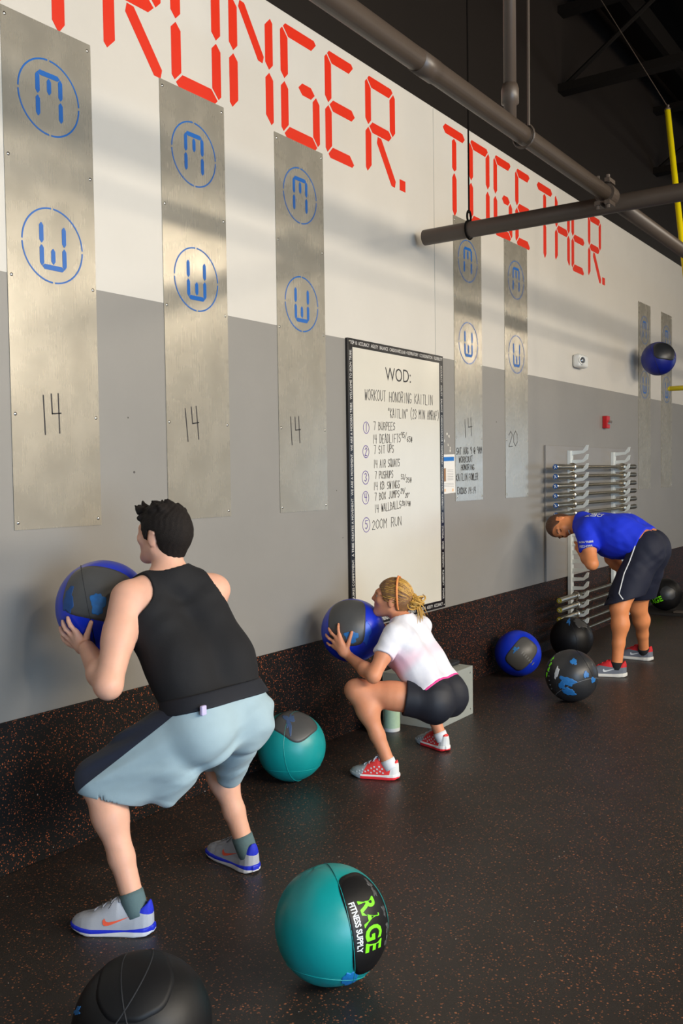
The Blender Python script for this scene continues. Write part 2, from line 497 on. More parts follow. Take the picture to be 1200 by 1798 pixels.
def big_letter(ch, x0, x1):
    mb = MB(); t = LT; g = 0.008; y = 0.0; th = 0.0012
    zm = (LZ0 + LZ1) / 2; xl = x0 + t / 2; xr = x1 - t / 2; xc = (x0 + x1) / 2
    def vbar(x, up, side):
        o = -1 if side == 'l' else 1
        s = 1 if up else -1; ze = LZ1 if up else LZ0
        mb.wall([(x, zm + s * g), (x - o * t / 2, zm + s * (g + t / 2)), (x - o * t / 2, ze - s * (t + g)), (x + o * t * 0.2, ze - s * (0.3 * t + g)), (x + o * t / 2, ze - s * (0.6 * t + g)), (x + o * t / 2, zm + s * (g + t / 2))], y, th)
    def hbar(top):
        s = 1 if top else -1; ze = LZ1 if top else LZ0
        mb.wall([(x0 + 0.3 * t + g, ze - s * 0.3 * t), (x0 + t + g, ze - s * t), (x1 - t - g, ze - s * t), (x1 - 0.3 * t - g, ze - s * 0.3 * t), (x1 - 0.6 * t - g, ze), (x0 + 0.6 * t + g, ze)], y, th)
    def LU(): vbar(xl, True, 'l')
    def LL(): vbar(xl, False, 'l')
    def RU(): vbar(xr, True, 'r')
    def RL(): vbar(xr, False, 'r')
    def T(): hbar(True)
    def B(): hbar(False)
    def Mi(): seg_h(mb, x0 + t * 0.5 + 1.6 * g, x1 - t * 0.5 - 1.6 * g, zm, t, y, th)
    if ch == 'S': T(); LU(); Mi(); RL(); B()
    if ch == 'T':
        seg_h(mb, x0, x1, LZ1 - t / 2, t, y, th)
        seg_v(mb, xc, zm + g, LZ1 - t - g, t, y, th, t * 0.3); seg_v(mb, xc, LZ0, zm - g, t, y, th)
    if ch == 'R': T(); LU(); RU(); Mi(); LL(); seg_d(mb, xc - t * 0.55, zm - t * 0.62, xr + t * 0.35, LZ0, t, y, th)
    if ch == 'O': T(); LU(); RU(); LL(); RL(); B()
    if ch == 'N': LU(); LL(); RU(); RL(); seg_d(mb, x0 + t * 1.35, LZ1 - t * 0.4, x1 - t * 1.35, zm + t * 0.35, t * 0.9, y, th)
    if ch == 'G': T(); LU(); LL(); B(); RL(); seg_h(mb, xc - t * 0.3, x1 - t * 0.5 - 1.6 * g, zm, t, y, th)
    if ch == 'E': T(); LU(); LL(); B(); seg_h(mb, x0 + t * 0.5 + 1.6 * g, x1 - t * 0.2, zm, t, y, th)
    if ch == 'H': LU(); LL(); RU(); RL(); Mi()
    if ch == '.': mb.wall([(x0, LZ0), (x1, LZ0), (x1, LZ0 + 0.072), (x0, LZ0 + 0.072)], y, th)
    return mb.build('painted_letter', M_RED, wall_back)
for ch, a, b in (('S', 2.05, 2.41), ('T', 2.49, 2.83), ('R', 2.906, 3.262), ('O', 3.327, 3.68), ('N', 3.747, 4.108), ('G', 4.176, 4.539), ('E', 4.597, 4.925),
                 ('R', 5.032, 5.39), ('.', 5.441, 5.515), ('T', 6.05, 6.39), ('O', 6.456, 6.807), ('G', 6.879, 7.228), ('E', 7.289, 7.612), ('T', 7.74, 8.085),
                 ('H', 8.147, 8.51), ('E', 8.552, 8.905), ('R', 8.99, 9.36), ('.', 9.395, 9.475)):
    big_letter(ch, a, b)

# ------------------------------------------------------------------ steel target panels
PW, PZ0, PZ1 = 0.453, 1.387, 3.482
def emblem(root, x, cz, up):
    s = 1 if up else -1
    r = MB()
    for q in range(4):
        ring_arc(r, x, cz, 0.154, 0.0068, q * math.pi / 2 + 0.035, (q + 1) * math.pi / 2 - 0.035, -0.0042, 0.0008)
    r.build('emblem_ring', M_BLUEINK, root)
    m = MB(); t = 0.0215; hw = 0.058; y = -0.0042; th = 0.0008
    def v(xx, a, b):
        lo, hi = sorted((cz + s * a, cz + s * b)); seg_v(m, xx, lo, hi, t, y, th)
    for sx in (-1, 1):
        v(x + sx * hw, 0.004, 0.090); v(x + sx * hw, -0.004, -0.088)
    seg_h(m, x - hw + 0.001, x + hw - 0.001, cz + s * 0.092, t, y, th)
    v(x, 0.078, 0.012)
    m.build('emblem_figure', M_BLUEINK, root)
def panel(x0, label):
    root = thing('steel_target', (x0 + PW / 2, 0, PZ0), label, 'panel', 'steel target panels on the wall')
    MB().box(x0, x0 + PW, -0.004, -0.0005, PZ0, PZ1).build('plate', M_STEEL, root)
    for sx in (0.018, PW - 0.018):
        for z in (PZ0 + 0.03, 1.86, 2.42, 2.90, PZ1 - 0.03):
            MB().lathe([(0.0075, 0), (0.0075, 0.001), (0.005, 0.003), (0.0, 0.0035)], (x0 + sx, -0.004, z), (0, -1, 0), 10).build('screw', M_SCREW, root, smooth=True)
    emblem(root, x0 + PW / 2, 3.184, True)
    emblem(root, x0 + PW / 2, 2.572, False)
    return root
PX = [2.373, 3.241, 4.107, 6.19, 7.062, 10.565, 11.443]
PL = ['steel target panel nearest the camera, bearing a handwritten 14, above the dark haired man',
      'steel target panel second from the camera, its foot behind the dark haired man\'s head',
      'steel target panel just left of the whiteboard, third from the camera',
      'steel target panel beside the flyer with several lines of handwriting',
      'steel target panel bearing a handwritten 20, right of the one with the long note',
      'steel target panel whose emblem the flying ball is hitting, left of the farthest one',
      'farthest steel target panel at the right end of the wall']
panels = []
p0 = panel(PX[0], PL[0]); panels.append(p0)
for x, lb in zip(PX[1:], PL[1:]):
    c = copy_tree(p0, None, (x + PW / 2, 0, PZ0)); c['label'] = lb; panels.append(c)
YI = -0.0042
def note(root, lines, w):
    m = MB()
    for (s, a, b, c, d, h) in lines: pen(m, s, a, b, c, d, h, YI, w)
    m.build('handwriting', M_INK, root)['kind'] = 'stuff'
note(panels[0], [('14', 2.512, 1.781, 2.640, 1.792, 0.165)], 0.006)
note(panels[1], [('14', 3.360, 1.766, 3.490, 1.785, 0.168)], 0.006)
note(panels[2], [('14', 4.200, 1.766, 4.325, 1.782, 0.153)], 0.006)
note(panels[3], [('14', 6.325, 1.862, 6.49, 1.882, 0.140)], 0.006)
note(panels[3], [('SAT AUG 9 @ 9AM', 6.205, 1.732, 6.632, 1.748, 0.050), ('WORKOUT', 6.245, 1.671, 6.475, 1.679, 0.046), ('HONORING', 6.278, 1.616, 6.50, 1.618, 0.042),
                 ('KAITLIN FOWLER', 6.20, 1.538, 6.56, 1.542, 0.050), ('EXODUS 14:14', 6.215, 1.440, 6.52, 1.438, 0.048)], 0.0050)
note(panels[4], [('20', 7.125, 1.808, 7.32, 1.819, 0.125)], 0.0055)

# ------------------------------------------------------------------ whiteboard
BX0, BX1, BZ0, BZ1 = 4.772, 5.983, 0.632, 2.432
M_BOARD = mat('whiteboard_face', srgb(208, 203, 190), 0.22, var=0.05, scale=3.0)
M_FRAME = mat('black_printed_frame', srgb(20, 19, 22), 0.3, var=0.1)
M_FRTXT = mat('white_frame_print', srgb(225, 223, 218), 0.5, var=0.03)
wb = thing('whiteboard', ((BX0 + BX1) / 2, 0, BZ0), 'tall whiteboard with a black lettered frame and a handwritten workout', 'whiteboard')
FW = 0.052
MB().box(BX0 + FW * 0.6, BX1 - FW * 0.6, -0.017, 0, BZ0 + FW * 0.6, BZ1 - FW * 0.6).build('board_face', M_BOARD, wb)
bars = {}
for nm, (a, b, c, d) in (('l', (BX0, BX0 + FW, BZ0, BZ1)), ('r', (BX1 - FW, BX1, BZ0, BZ1)), ('t', (BX0 + FW, BX1 - FW, BZ1 - FW, BZ1)), ('b', (BX0 + FW, BX1 - FW, BZ0, BZ0 + FW))):
    bars[nm] = MB().box(a, b, -0.02, 0, c, d).build('frame_bar', M_FRAME, wb, bevel=0.0015)
def wall_text(s, x, z, size, y, parent, m, rot=0.0, width=None, bold=0.0, name='lettering'):
    """printed words on the wall plane; rot turns the baseline, width stretches the line to fit"""
    v, f = text_mesh(s, 1.0, bold)
    v = v.copy()
    w = v[:, 0].max()
    sx = size if width is None else width / w
    c, sn = math.cos(rot), math.sin(rot)
    px = v[:, 0] * sx; pz = v[:, 1] * size
    out = np.stack([x + px * c - pz * sn, np.full(len(v), y), z + px * sn + pz * c], 1)
    o = link_mesh(name, out, f, m, parent)
    o['kind'] = 'stuff'
    return o
yf = -0.0206
wall_text('TOP 10:  ACCURACY   AGILITY   BALANCE   CARDIOVASCULAR + RESPIRATORY   COORDINATION   FLEXIBILITY', BX0 + 0.025, BZ1 - 0.036, 0.032, yf, bars['t'], M_FRTXT, 0, BX1 - BX0 - 0.04, 0.0)
wall_text('A TRIBE REQUIRES COMMITMENT.  A TRIBE CREATES A MOVEMENT.  WE ARE A MOVEMENT.  WE ARE A MODERN TRIBE.  WELCOME TO IRON TRIBE.', BX0 + 0.038, BZ0 + 0.06, 0.032, yf, bars['l'], M_FRTXT, math.pi / 2, BZ1 - BZ0 - 0.13, 0.0)
wall_text('ACCURACY   AGILITY   BALANCE   CARDIOVASCULAR + RESPIRATORY   COORDINATION   FLEXIBILITY   POWER   STAMINA   SPEED   STRENGTH   FLEXIBILITY   POWER', BX1 - 0.038, BZ1 - 0.07, 0.030, yf, bars['r'], M_FRTXT, -math.pi / 2, BZ1 - BZ0 - 0.13, 0.0)
wall_text('POWER   STAMINA   SPEED   STRENGTH   COORDINATION   BALANCE   STRENGTH   AGILITY   ACCURACY', BX0 + 0.04, BZ0 + 0.015, 0.032, yf, bars['b'], M_FRTXT, 0, BX1 - BX0 - 0.08, 0.0)
yb = -0.0176
wall_text('WOD:', 5.205, 2.203, 0.125, yb, wb, M_INK, 0.02, 0.325, -0.004, 'heading')
hw = MB()
for (s, a, b, c, d, h) in (("WORKOUT HONORING KAITLIN", 4.958, 2.063, 5.835, 2.075, 0.068), ('"KAITLIN" (23 MIN AMRAP)', 5.23, 1.963, 5.925, 1.975, 0.062),
        ("7 BURPEES", 5.056, 1.877, 5.325, 1.885, 0.050), ("14 DEADLIFTS", 5.040, 1.791, 5.395, 1.806, 0.056), ("95/", 5.392, 1.838, 5.47, 1.834, 0.036), ("65#", 5.47, 1.812, 5.545, 1.808, 0.036),
        ("7 SIT UPS", 5.058, 1.725, 5.305, 1.737, 0.052), ("14 AIR SQUATS", 5.051, 1.634, 5.378, 1.646, 0.052), ("7 PUSHUPS", 5.065, 1.565, 5.292, 1.571, 0.048),
        ("14 KB SWINGS", 5.047, 1.494, 5.375, 1.502, 0.050), ("53/", 5.388, 1.561, 5.45, 1.557, 0.032), ("35#", 5.45, 1.538, 5.53, 1.536, 0.032), ("7 BOX JUMPS", 5.059, 1.427, 5.370, 1.441, 0.048),
        ("24/", 5.380, 1.467, 5.44, 1.463, 0.034), ("20\"", 5.44, 1.436, 5.50, 1.434, 0.032), ("14 WALLBALLS", 5.055, 1.347, 5.39, 1.368, 0.050), ("20/14#", 5.392, 1.384, 5.51, 1.376, 0.032),
        ("200M RUN", 5.025, 1.243, 5.395, 1.252, 0.060)):
    pen(hw, s, a, b, c, d, h, yb, 0.0038)
hw.build('handwriting', M_INK, wb)['kind'] = 'stuff'
pm = MB()
for k, (x, z, r) in enumerate(((4.97, 1.889, 0.036), (4.963, 1.738, 0.038), (4.955, 1.575, 0.042), (4.953, 1.448, 0.040), (4.957, 1.277, 0.046))):
    ring_arc(pm, x, z, r, 0.0045, 0.2, 2 * math.pi + 0.5, yb, 0.0006, 22, 0.92)
    pen(pm, str(k + 1), x - 0.012, z - 0.024, x + 0.022, z - 0.024, 0.05, yb, 0.005)
pm.build('circled_numbers', M_PURPLE, wb)['kind'] = 'stuff'
for x in (BX0 + 0.018, (BX0 + BX1) / 2, BX1 - 0.018):
    for z in (BZ0 + 0.018, BZ1 - 0.018):
        MB().lathe([(0.006, 0), (0.005, 0.002), (0, 0.0028)], (x, -0.02, z), (0, -1, 0), 10).build('screw', M_SCREW, wb, smooth=True)

# flyer taped between whiteboard and panel
fl = thing('flyer', (6.085, 0, 1.44), 'printed flyer with a blue header taped right of the whiteboard', 'flyer')
MB().wall([(5.990, 1.445), (6.190, 1.452), (6.186, 1.735), (5.988, 1.730)], -0.0008, 0.0006).build('sheet', mat('flyer_paper', srgb(228, 226, 222), 0.7, var=0.03), fl)
MB().wall([(6.005, 1.682), (6.172, 1.686), (6.172, 1.716), (6.005, 1.712)], -0.0014, 0.0003).build('header', mat('flyer_blue', srgb(28, 112, 190), 0.6), fl)
MB().wall([(6.010, 1.535), (6.045, 1.536), (6.045, 1.632), (6.010, 1.630)], -0.0014, 0.0003).build('photo', mat('flyer_photo', srgb(150, 112, 78), 0.6, var=0.5, scale=60.0), fl)
tl = MB()
for k in range(7):
    tl.wall([(6.068, 1.545 + k * 0.012), (6.160, 1.546 + k * 0.012), (6.160, 1.549 + k * 0.012), (6.068, 1.548 + k * 0.012)], -0.0014, 0.0003)
for k in range(3):
    tl.wall([(6.015, 1.497 + k * 0.01), (6.165, 1.498 + k * 0.01), (6.165, 1.5005 + k * 0.01), (6.015, 1.4995 + k * 0.01)], -0.0014, 0.0003)
tl.build('print_lines', mat('flyer_text_grey', srgb(150, 150, 155), 0.7), fl)
st = MB()
for sx in (6.03, 6.15): st.wall([(sx - 0.012, 1.462), (sx + 0.012, 1.462), (sx + 0.012, 1.482), (sx - 0.012, 1.482)], -0.0014, 0.0003)
st.build('footer_mark', mat('flyer_peach', srgb(232, 190, 150), 0.7), fl)

# chipped paint marks on the wall
cm = MB()
for (x, z) in ((6.07, 1.88), (6.10, 1.865), (6.03, 1.83), (6.085, 1.80), (6.12, 1.78), (6.115, 1.76)):
    pts = [(x + random.uniform(0.4, 1) * 0.012 * math.cos(a), z + random.uniform(0.4, 1.3) * 0.012 * math.sin(a)) for a in [q * math.pi / 4 for q in range(8)]]
    cm.wall(pts, 0, 0.0006)
cm.build('chipped_paint', mat('bare_plaster', srgb(212, 208, 200), 0.8), wall_back)
dm = MB()
for (x, z, r) in ((3.03, 1.62, 0.006), (3.0, 1.87, 0.004), (4.66, 1.50, 0.004), (6.9, 2.0, 0.005), (4.72, 1.21, 0.004)):
    ring_arc(dm, x, z, r / 2, r, 0, 2 * math.pi, 0, 0.0006, 8)
dm.build('nail_holes', mat('hole_dark', srgb(80, 76, 72), 0.8), wall_back)

# ------------------------------------------------------------------ emergency lamp and fire alarm pull
em = thing('emergency_light', (8.66, 0, 2.575), 'white wall mounted emergency light high on the white paint', 'emergency light')
M_EML = mat('emergency_housing', srgb(222, 222, 218), 0.4, var=0.03)
MB().box(8.55, 8.77, -0.085, 0, 2.575, 2.70).build('housing', M_EML, em, bevel=0.03, seg=4)
MB().lathe([(0.045, 0), (0.045, 0.014), (0.036, 0.018), (0.034, 0.006)], (8.592, -0.082, 2.638), (-0.55, -1, 0.1), 20).build('lamp_ring', M_EML, em, smooth=True)
MB().lathe([(0.034, 0.0), (0.030, 0.012), (0.014, 0.02), (0, 0.022)], (8.592, -0.082, 2.638), (-0.55, -1, 0.1), 20).build('lamp_lens', mat('lamp_lens', srgb(120, 124, 130), 0.12, 0.6), em, smooth=True)
fa = thing('fire_alarm_pull', (9.43, 0, 2.02), 'small red fire alarm pull station above the barbell rack', 'fire alarm')
MB().box(9.385, 9.475, -0.05, 0, 2.03, 2.155).build('body', mat('alarm_red', srgb(190, 24, 30), 0.35), fa, bevel=0.006)
MB().box(9.40, 9.46, -0.062, -0.05, 2.07, 2.09).tube([(9.43, -0.05, 2.10), (9.43, -0.085, 2.09)], 0.012, 10).build('pull_handle', M_SCREW, fa)

# ------------------------------------------------------------------ barbell rack and barbells
bb = MB().box(7.865, 10.34, -0.020, -0.001, 0.62, 1.832).build('backing_board', mat('board_grey_paint', srgb(140, 137, 134), 0.45, var=0.05, scale=3.0), bevel=0.003)
tag(bb, 'grey painted plywood board on the wall behind the barbell rack', 'board')
M_RACK = mat('white_powder_coat', srgb(214, 220, 220), 0.4, var=0.05)
rack = thing('barbell_rack', (9.0, -0.05, 0.12), 'white two-post wall rack with angled hooks holding barbells', 'barbell rack')
HK = [1.6365 + 0.168 - 0.084 * k for k in range(21)]
for xu in (8.40, 9.61):
    up = MB()
    up.box(xu - 0.035, xu + 0.035, -0.055, -0.02, 0.12, 1.79)
    u = up.build('upright', M_RACK, rack, bevel=0.004)
    for z in HK:
        pts = [(-0.055, z - 0.055), (-0.055, z - 0.018), (-0.160, z - 0.0155), (-0.195, z + 0.034), (-0.214, z + 0.034), (-0.206, z - 0.012), (-0.165, z - 0.042)]
        MB().prism([(xu - 0.006, a, b) for a, b in pts], (0.012, 0, 0)).build('hook', M_RACK, u)
M_CAPB = mat('blue_end_cap', srgb(30, 84, 150), 0.4)
M_CAPY = mat('yellow_end_cap', srgb(196, 180, 30), 0.4)
M_SHAFT = mat('worn_bar_steel', srgb(150, 142, 124), 0.38, 1.0, var=0.3, scale=25.0)
def barbell(x0, z, cap, label):
    xm = x0 + 1.10; y = -0.143
    r = thing('barbell', (xm, y, z), label, 'barbell', 'barbells on the wall rack')
    MB().tube([(x0 + 0.40, y, z), (x0 + 1.80, y, z)], 0.0145, 12).build('shaft', M_SHAFT, r, smooth=False)
    for s, xa, xb in ((-1, x0, x0 + 0.41), (1, x0 + 2.20, x0 + 1.79)):
        sl = MB().lathe([(0.022, 0), (0.0255, 0.004), (0.0255, 0.395), (0.03, 0.40)], (xa, y, z), (-s, 0, 0), 18).build('sleeve', M_CHROME, r, smooth=False)
        MB().lathe([(0.03, 0), (0.038, 0.006), (0.038, 0.022), (0.02, 0.03)], (xb + s * 0.022, y, z), (-s, 0, 0), 18).build('collar', M_CHROME, r)
        cp = MB().lathe([(0.0235, 0), (0.0235, 0.003), (0.019, 0.005), (0, 0.0055)], (xa, y, z), (s, 0, 0), 18).build('end_cap', cap, r)
        if s < 0:
            MB().tube([(xa - 0.006, y - 0.012, z - 0.012), (xa - 0.006, y + 0.012, z + 0.012)], 0.0025, 6).tube([(xa - 0.006, y - 0.004, z + 0.014), (xa - 0.006, y + 0.006, z - 0.014)], 0.002, 6).build('cap_mark', M_WHITE, cp)
    return r
ordn = ['topmost', 'second from the top', 'third from the top', 'fourth from the top', 'fifth from the top', 'sixth from the top, just above the bent man\'s head']
b0 = barbell(7.774, 1.6370, M_CAPB, 'topmost barbell on the rack, with blue end caps')
for k in range(1, 6):
    c = copy_tree(b0, None, (7.774 + 1.10 + random.uniform(-0.012, 0.012), -0.143, 1.637 - 0.084 * k)); c['label'] = 'barbell with blue end caps, ' + ordn[k]
y0b = barbell(7.85, 0.4610, M_CAPY, 'uppermost of the low barbells with yellow end caps')
for k, lb in enumerate(('second of the low barbells with yellow end caps', 'third of the low barbells with yellow end caps, resting just above the black ball',
                        'fourth of the low barbells, its near end hidden by the black ball', 'lowest barbell on the rack, near the floor')):
    c = copy_tree(y0b, None, (7.85 + 1.10 + random.uniform(-0.012, 0.012), -0.143, 0.461 - 0.084 * (k + 1))); c['label'] = lb

# ------------------------------------------------------------------ overhead pipe rig
rig = thing('pipe_rig', (5.62, -0.7, 3.15), 'overhead dark grey pipe rig hanging from the ceiling', 'pipe rig')
LPY, LPZ = -1.38, 3.22
cb = MB().tube([(5.62, -0.085, 3.19), (5.62, -6.0, 3.19)], 0.052, 28, caps=False)
cb.tube([(5.62, -0.085, 3.19), (5.62, -0.40, 3.19)], 0.046, 28, caps=False)
cb.build('crossbar', M_PIPE, rig, smooth=True)
MB().lathe([(0.045, 0), (0.045, 0.01)], (5.62, -0.35, 3.19), (0, -1, 0), 24).build('inner_plug', M_BLACKPAINT, rig)
MB().tube([(X0 + 0.2, LPY, LPZ + 0.02), (5.55, LPY, LPZ)], 0.044, 24).build('long_pipe', M_PIPE, rig, smooth=True)
MB().tube([(5.69, LPY, LPZ - 0.01), (14.0, LPY, LPZ - 0.05)], 0.044, 24).build('long_pipe', M_PIPE, rig, smooth=True)
MB().tube([(3.28, LPY, LPZ + 0.003), (3.42, LPY, LPZ + 0.003)], 0.047, 24).build('pipe_sleeve', M_PIPE, rig, smooth=True)
cl = MB()
cl.tube([(5.46, LPY, LPZ), (5.50, LPY, LPZ)], 0.060, 24).tube([(5.51, LPY, LPZ), (5.57, LPY, LPZ)], 0.056, 24)
for s in (-1, 1):
    for dy in (-0.03, 0.03):
        cl.tube([(5.44, LPY + dy, LPZ + s * 0.05), (5.44, LPY + dy, LPZ + s * 0.095)], 0.011, 8)
        cl.box(5.42, 5.52, LPY + dy - 0.015, LPY + dy + 0.015, LPZ + min(s * 0.052, s * 0.075), LPZ + max(s * 0.052, s * 0.075))
cl.build('clamp', M_PIPE, rig)
cd = MB().tube([(4.20, LPY + 0.02, LPZ + 0.20), (4.20, LPY + 0.02, ZC)], 0.030, 14)
cd.build('drop_conduit', M_PIPE, rig, smooth=True)
MB().lathe([(0.03, 0.0), (0.03, 0.08), (0.042, 0.085), (0.042, 0.15), (0.035, 0.175), (0.0, 0.18)], (4.20, LPY + 0.02, LPZ + 0.04), (0, 0, 1), 16).build('conduit_fitting', M_PIPE, rig, smooth=True)
MB().tube([(4.30, LPY - 0.03, LPZ + 0.04), (4.30, LPY - 0.035, ZC)], 0.0075, 8).build('hanger_rod', M_PIPE, rig)
MB().tube([(4.30 + 0.001 * k, LPY + 0.055 * math.cos(k * math.pi / 8), LPZ + 0.055 * math.sin(k * math.pi / 8)) for k in range(17)], 0.006, 8).build('pipe_ring', M_PIPE, rig)
MB().tube([(5.62, -0.42, 3.30), (5.62, -0.42, ZC)], 0.006, 8).build('cable', M_BLACKPAINT, rig)
MB().tube([(5.62 + 0.026 * math.sin(k * math.pi / 8), -0.42, 3.275 - 0.038 * math.cos(k * math.pi / 8)) for k in range(17)], 0.0075, 8).build('shackle', M_BLACKPAINT, rig)
MB().tube([(5.62 + 0.06 * math.cos(k * math.pi / 8), -0.42, 3.19 + 0.06 * math.sin(k * math.pi / 8)) for k in range(17)], 0.006, 8).build('pipe_ring', M_BLACKPAINT, rig)

# yellow post beyond the rig
yp = thing('yellow_post', (8.13, -1.55, 0), 'yellow steel post with a side peg at the right edge, beyond the pipes', 'post')
M_YEL = mat('yellow_enamel', srgb(226, 206, 10), 0.4, var=0.05)
MB().tube([(8.13, -1.49, 0.0), (8.13, -1.0, 4.60)], 0.024, 16).build('pole', M_YEL, yp, smooth=True)
MB().lathe([(0.0255, 0), (0.0255, 0.012), (0.012, 0.02), (0.012, 0.04)], (8.13, -1.0, 4.60), (0, -0.106, 1), 12).build('top_fitting', M_PIPE, yp)
MB().tube([(8.13, -1.02, 2.282), (8.13, -1.60, 2.282)], 0.021, 16, radii=None).sphere((8.13, -1.02, 2.282), 0.021, 12, 8).build('side_peg', M_YEL, yp, smooth=True)
MB().tube([(8.13, -1.0, 4.63), (8.13, -0.2, 6.1)], 0.004, 6).build('stay_wire', M_PIPE, yp)
MB().lathe([(0.12, 0), (0.12, 0.012), (0.04, 0.02)], (8.13, -1.49, 0), (0, 0, 1), 20).build('base_plate', M_YEL, yp)

# ------------------------------------------------------------------ plyo box, pouch, canister, bottle, low platform
M_BOX = mat('grey_painted_ply', srgb(150, 154, 148), 0.6, var=0.08, scale=6.0, bump=0.1)
bxr = thing('plyo_box', (5.33, -0.24, 0), 'grey wooden step box behind the squatting woman', 'box')
MB().box(5.09, 5.57, -0.445, -0.433, 0, 0.32).build('side_panel', M_BOX, bxr, bevel=0.002)
MB().box(5.09, 5.57, -0.05, -0.038, 0, 0.32).build('side_panel', M_BOX, bxr, bevel=0.002)
MB().box(5.09, 5.102, -0.433, -0.05, 0, 0.32).build('end_panel', M_BOX, bxr, bevel=0.002)
MB().box(5.558, 5.57, -0.433, -0.05, 0, 0.32).build('end_panel', M_BOX, bxr, bevel=0.002)
MB().box(5.102, 5.558, -0.433, -0.05, 0.306, 0.3195).build('top_panel', M_BOX, bxr)
for dx in (5.13, 5.53):
    for z in (0.04, 0.28):
        MB().lathe([(0.006, 0), (0.005, 0.0015), (0, 0.002)], (dx, -0.445, z), (0, -1, 0), 8).build('screw', M_SCREW, bxr)
pc = MB().box(5.40, 5.555, -0.36, -0.18, 0.321, 0.352).build('black_pouch', mat('black_pouch', srgb(26, 28, 32), 0.5), bevel=0.012, seg=3)
tag(pc, 'flat black pouch lying on the grey step box', 'pouch')
ca = thing('wipes_canister', (4.93, -0.205, 0), 'white wipes canister with a green and yellow label beside the woman\'s leg', 'canister')
MB().lathe([(0.049, 0), (0.052, 0.004), (0.052, 0.20), (0.046, 0.215)], (4.93, -0.205, 0), (0, 0, 1), 28).build('tub', M_WHITE, ca, smooth=False)
def arc_label(r, z0, z1, a0, a1, m, nm):
    k = 20; mb = MB()
    vs = [(4.93 + r * math.cos(a0 + (a1 - a0) * i / k), -0.205 + r * math.sin(a0 + (a1 - a0) * i / k), z) for i in range(k + 1) for z in (z0, z1)]
    mb.add(vs, [(2 * i, 2 * i + 2, 2 * i + 3, 2 * i + 1) for i in range(k)]); mb.build(nm, m, ca, smooth=True)
arc_label(0.0526, 0.024, 0.19, math.pi * 0.75, math.pi * 1.66, mat('label_green', srgb(178, 206, 176), 0.5, var=0.2, scale=30.0), 'label')
arc_label(0.0526, 0.024, 0.19, math.pi * 1.66, math.pi * 2.2, mat('label_yellow', srgb(226, 178, 40), 0.5, var=0.1), 'label')
MB().lathe([(0.050, 0), (0.050, 0.018), (0.03, 0.026), (0, 0.027)], (4.93, -0.205, 0.212), (0, 0, 1), 24).build('lid', M_WHITE, ca)
bo = thing('black_bottle', (4.86, -0.105, 0), 'black bottle with a yellow cap behind the woman\'s shin', 'bottle')
MB().lathe([(0.036, 0), (0.040, 0.006), (0.040, 0.12), (0.030, 0.15), (0.016, 0.165)], (4.86, -0.105, 0), (0, 0, 1), 24).build('body', mat('black_bottle', srgb(22, 22, 26), 0.3), bo, smooth=True)
MB().lathe([(0.017, 0), (0.017, 0.025), (0.008, 0.03), (0.008, 0.045)], (4.86, -0.105, 0.163), (0, 0, 1), 16).build('cap', M_YEL, bo)
pf = MB().box(10.44, 14.0, -1.9, -0.02, 0, 0.03).build('lifting_platform', mat('black_mat', srgb(26, 22, 20), 0.6, var=0.2), bevel=0.004)
tag(pf, 'low black rubber platform at the far right under the far balls', 'platform')
pl = MB().box(10.50, 10.62, -0.75, -0.40, 0.031, 0.045).build('steel_plate', mat('dull_steel', srgb(110, 100, 92), 0.5, 0.6), bevel=0.003)
tag(pl, 'small dull steel plate lying on the low black platform', 'plate')

# ------------------------------------------------------------------ wall balls
BR = 0.180
def ball_basis(c):
    """view direction, image right and up seen from the photographer, to aim a ball's label"""
    v = (CAM_POS - Vector(c)).normalized()
    r = Vector((0, 0, 1)).cross(v).normalized()
    return v, r, v.cross(r)
def ball_dir(c, a, b, back=1):
    v, r, u = ball_basis(c)
    return (v * (back * math.sqrt(max(0.0, 1 - a * a - b * b))) + r * a + u * b).normalized()
SEAMS = {}
def ball_shell(mb, c, n=26, axis=(0, 0, 1), flat=0.018):
    """sphere of sewn leather: twelve slightly flattened lunes around the axis"""
    c = Vector(c); ax = Vector(axis).normalized(); u, w = frame_of(ax)
    nu, nv = 72, 40
    vs = []; fs = []
    for j in range(nv + 1):
        th = math.pi * j / nv
        for i in range(nu):
            ph = 2 * math.pi * i / nu
            s = abs(math.sin(4 * ph))
            r = BR * (1 - flat * (1 - s) * 0.35 * math.sin(th) - flat * 0.5 * math.cos(th) ** 6 + 0.004 * math.sin(3 * ph + 2 * th))
            vs.append(c + (ax * math.cos(th) + (u * math.cos(ph) + w * math.sin(ph)) * math.sin(th)) * r)
    for j in range(nv):
        for i in range(nu):
            fs.append((j * nu + i, (j + 1) * nu + i, (j + 1) * nu + (i + 1) % nu, j * nu + (i + 1) % nu))
    return mb.add(vs, fs)
def on_ball(c, n, up, a, b, r):
    """point at angles a (sideways), b (upwards) from direction n"""
    n = Vector(n); up = (Vector(up) - n * n.dot(Vector(up))).normalized(); s = up.cross(n).normalized()
    ang = math.hypot(a, b)
    if ang < 1e-9: return Vector(c) + n * r
    d = n * math.cos(ang) + (s * (a / ang) + up * (b / ang)) * math.sin(ang)
    return Vector(c) + d * r
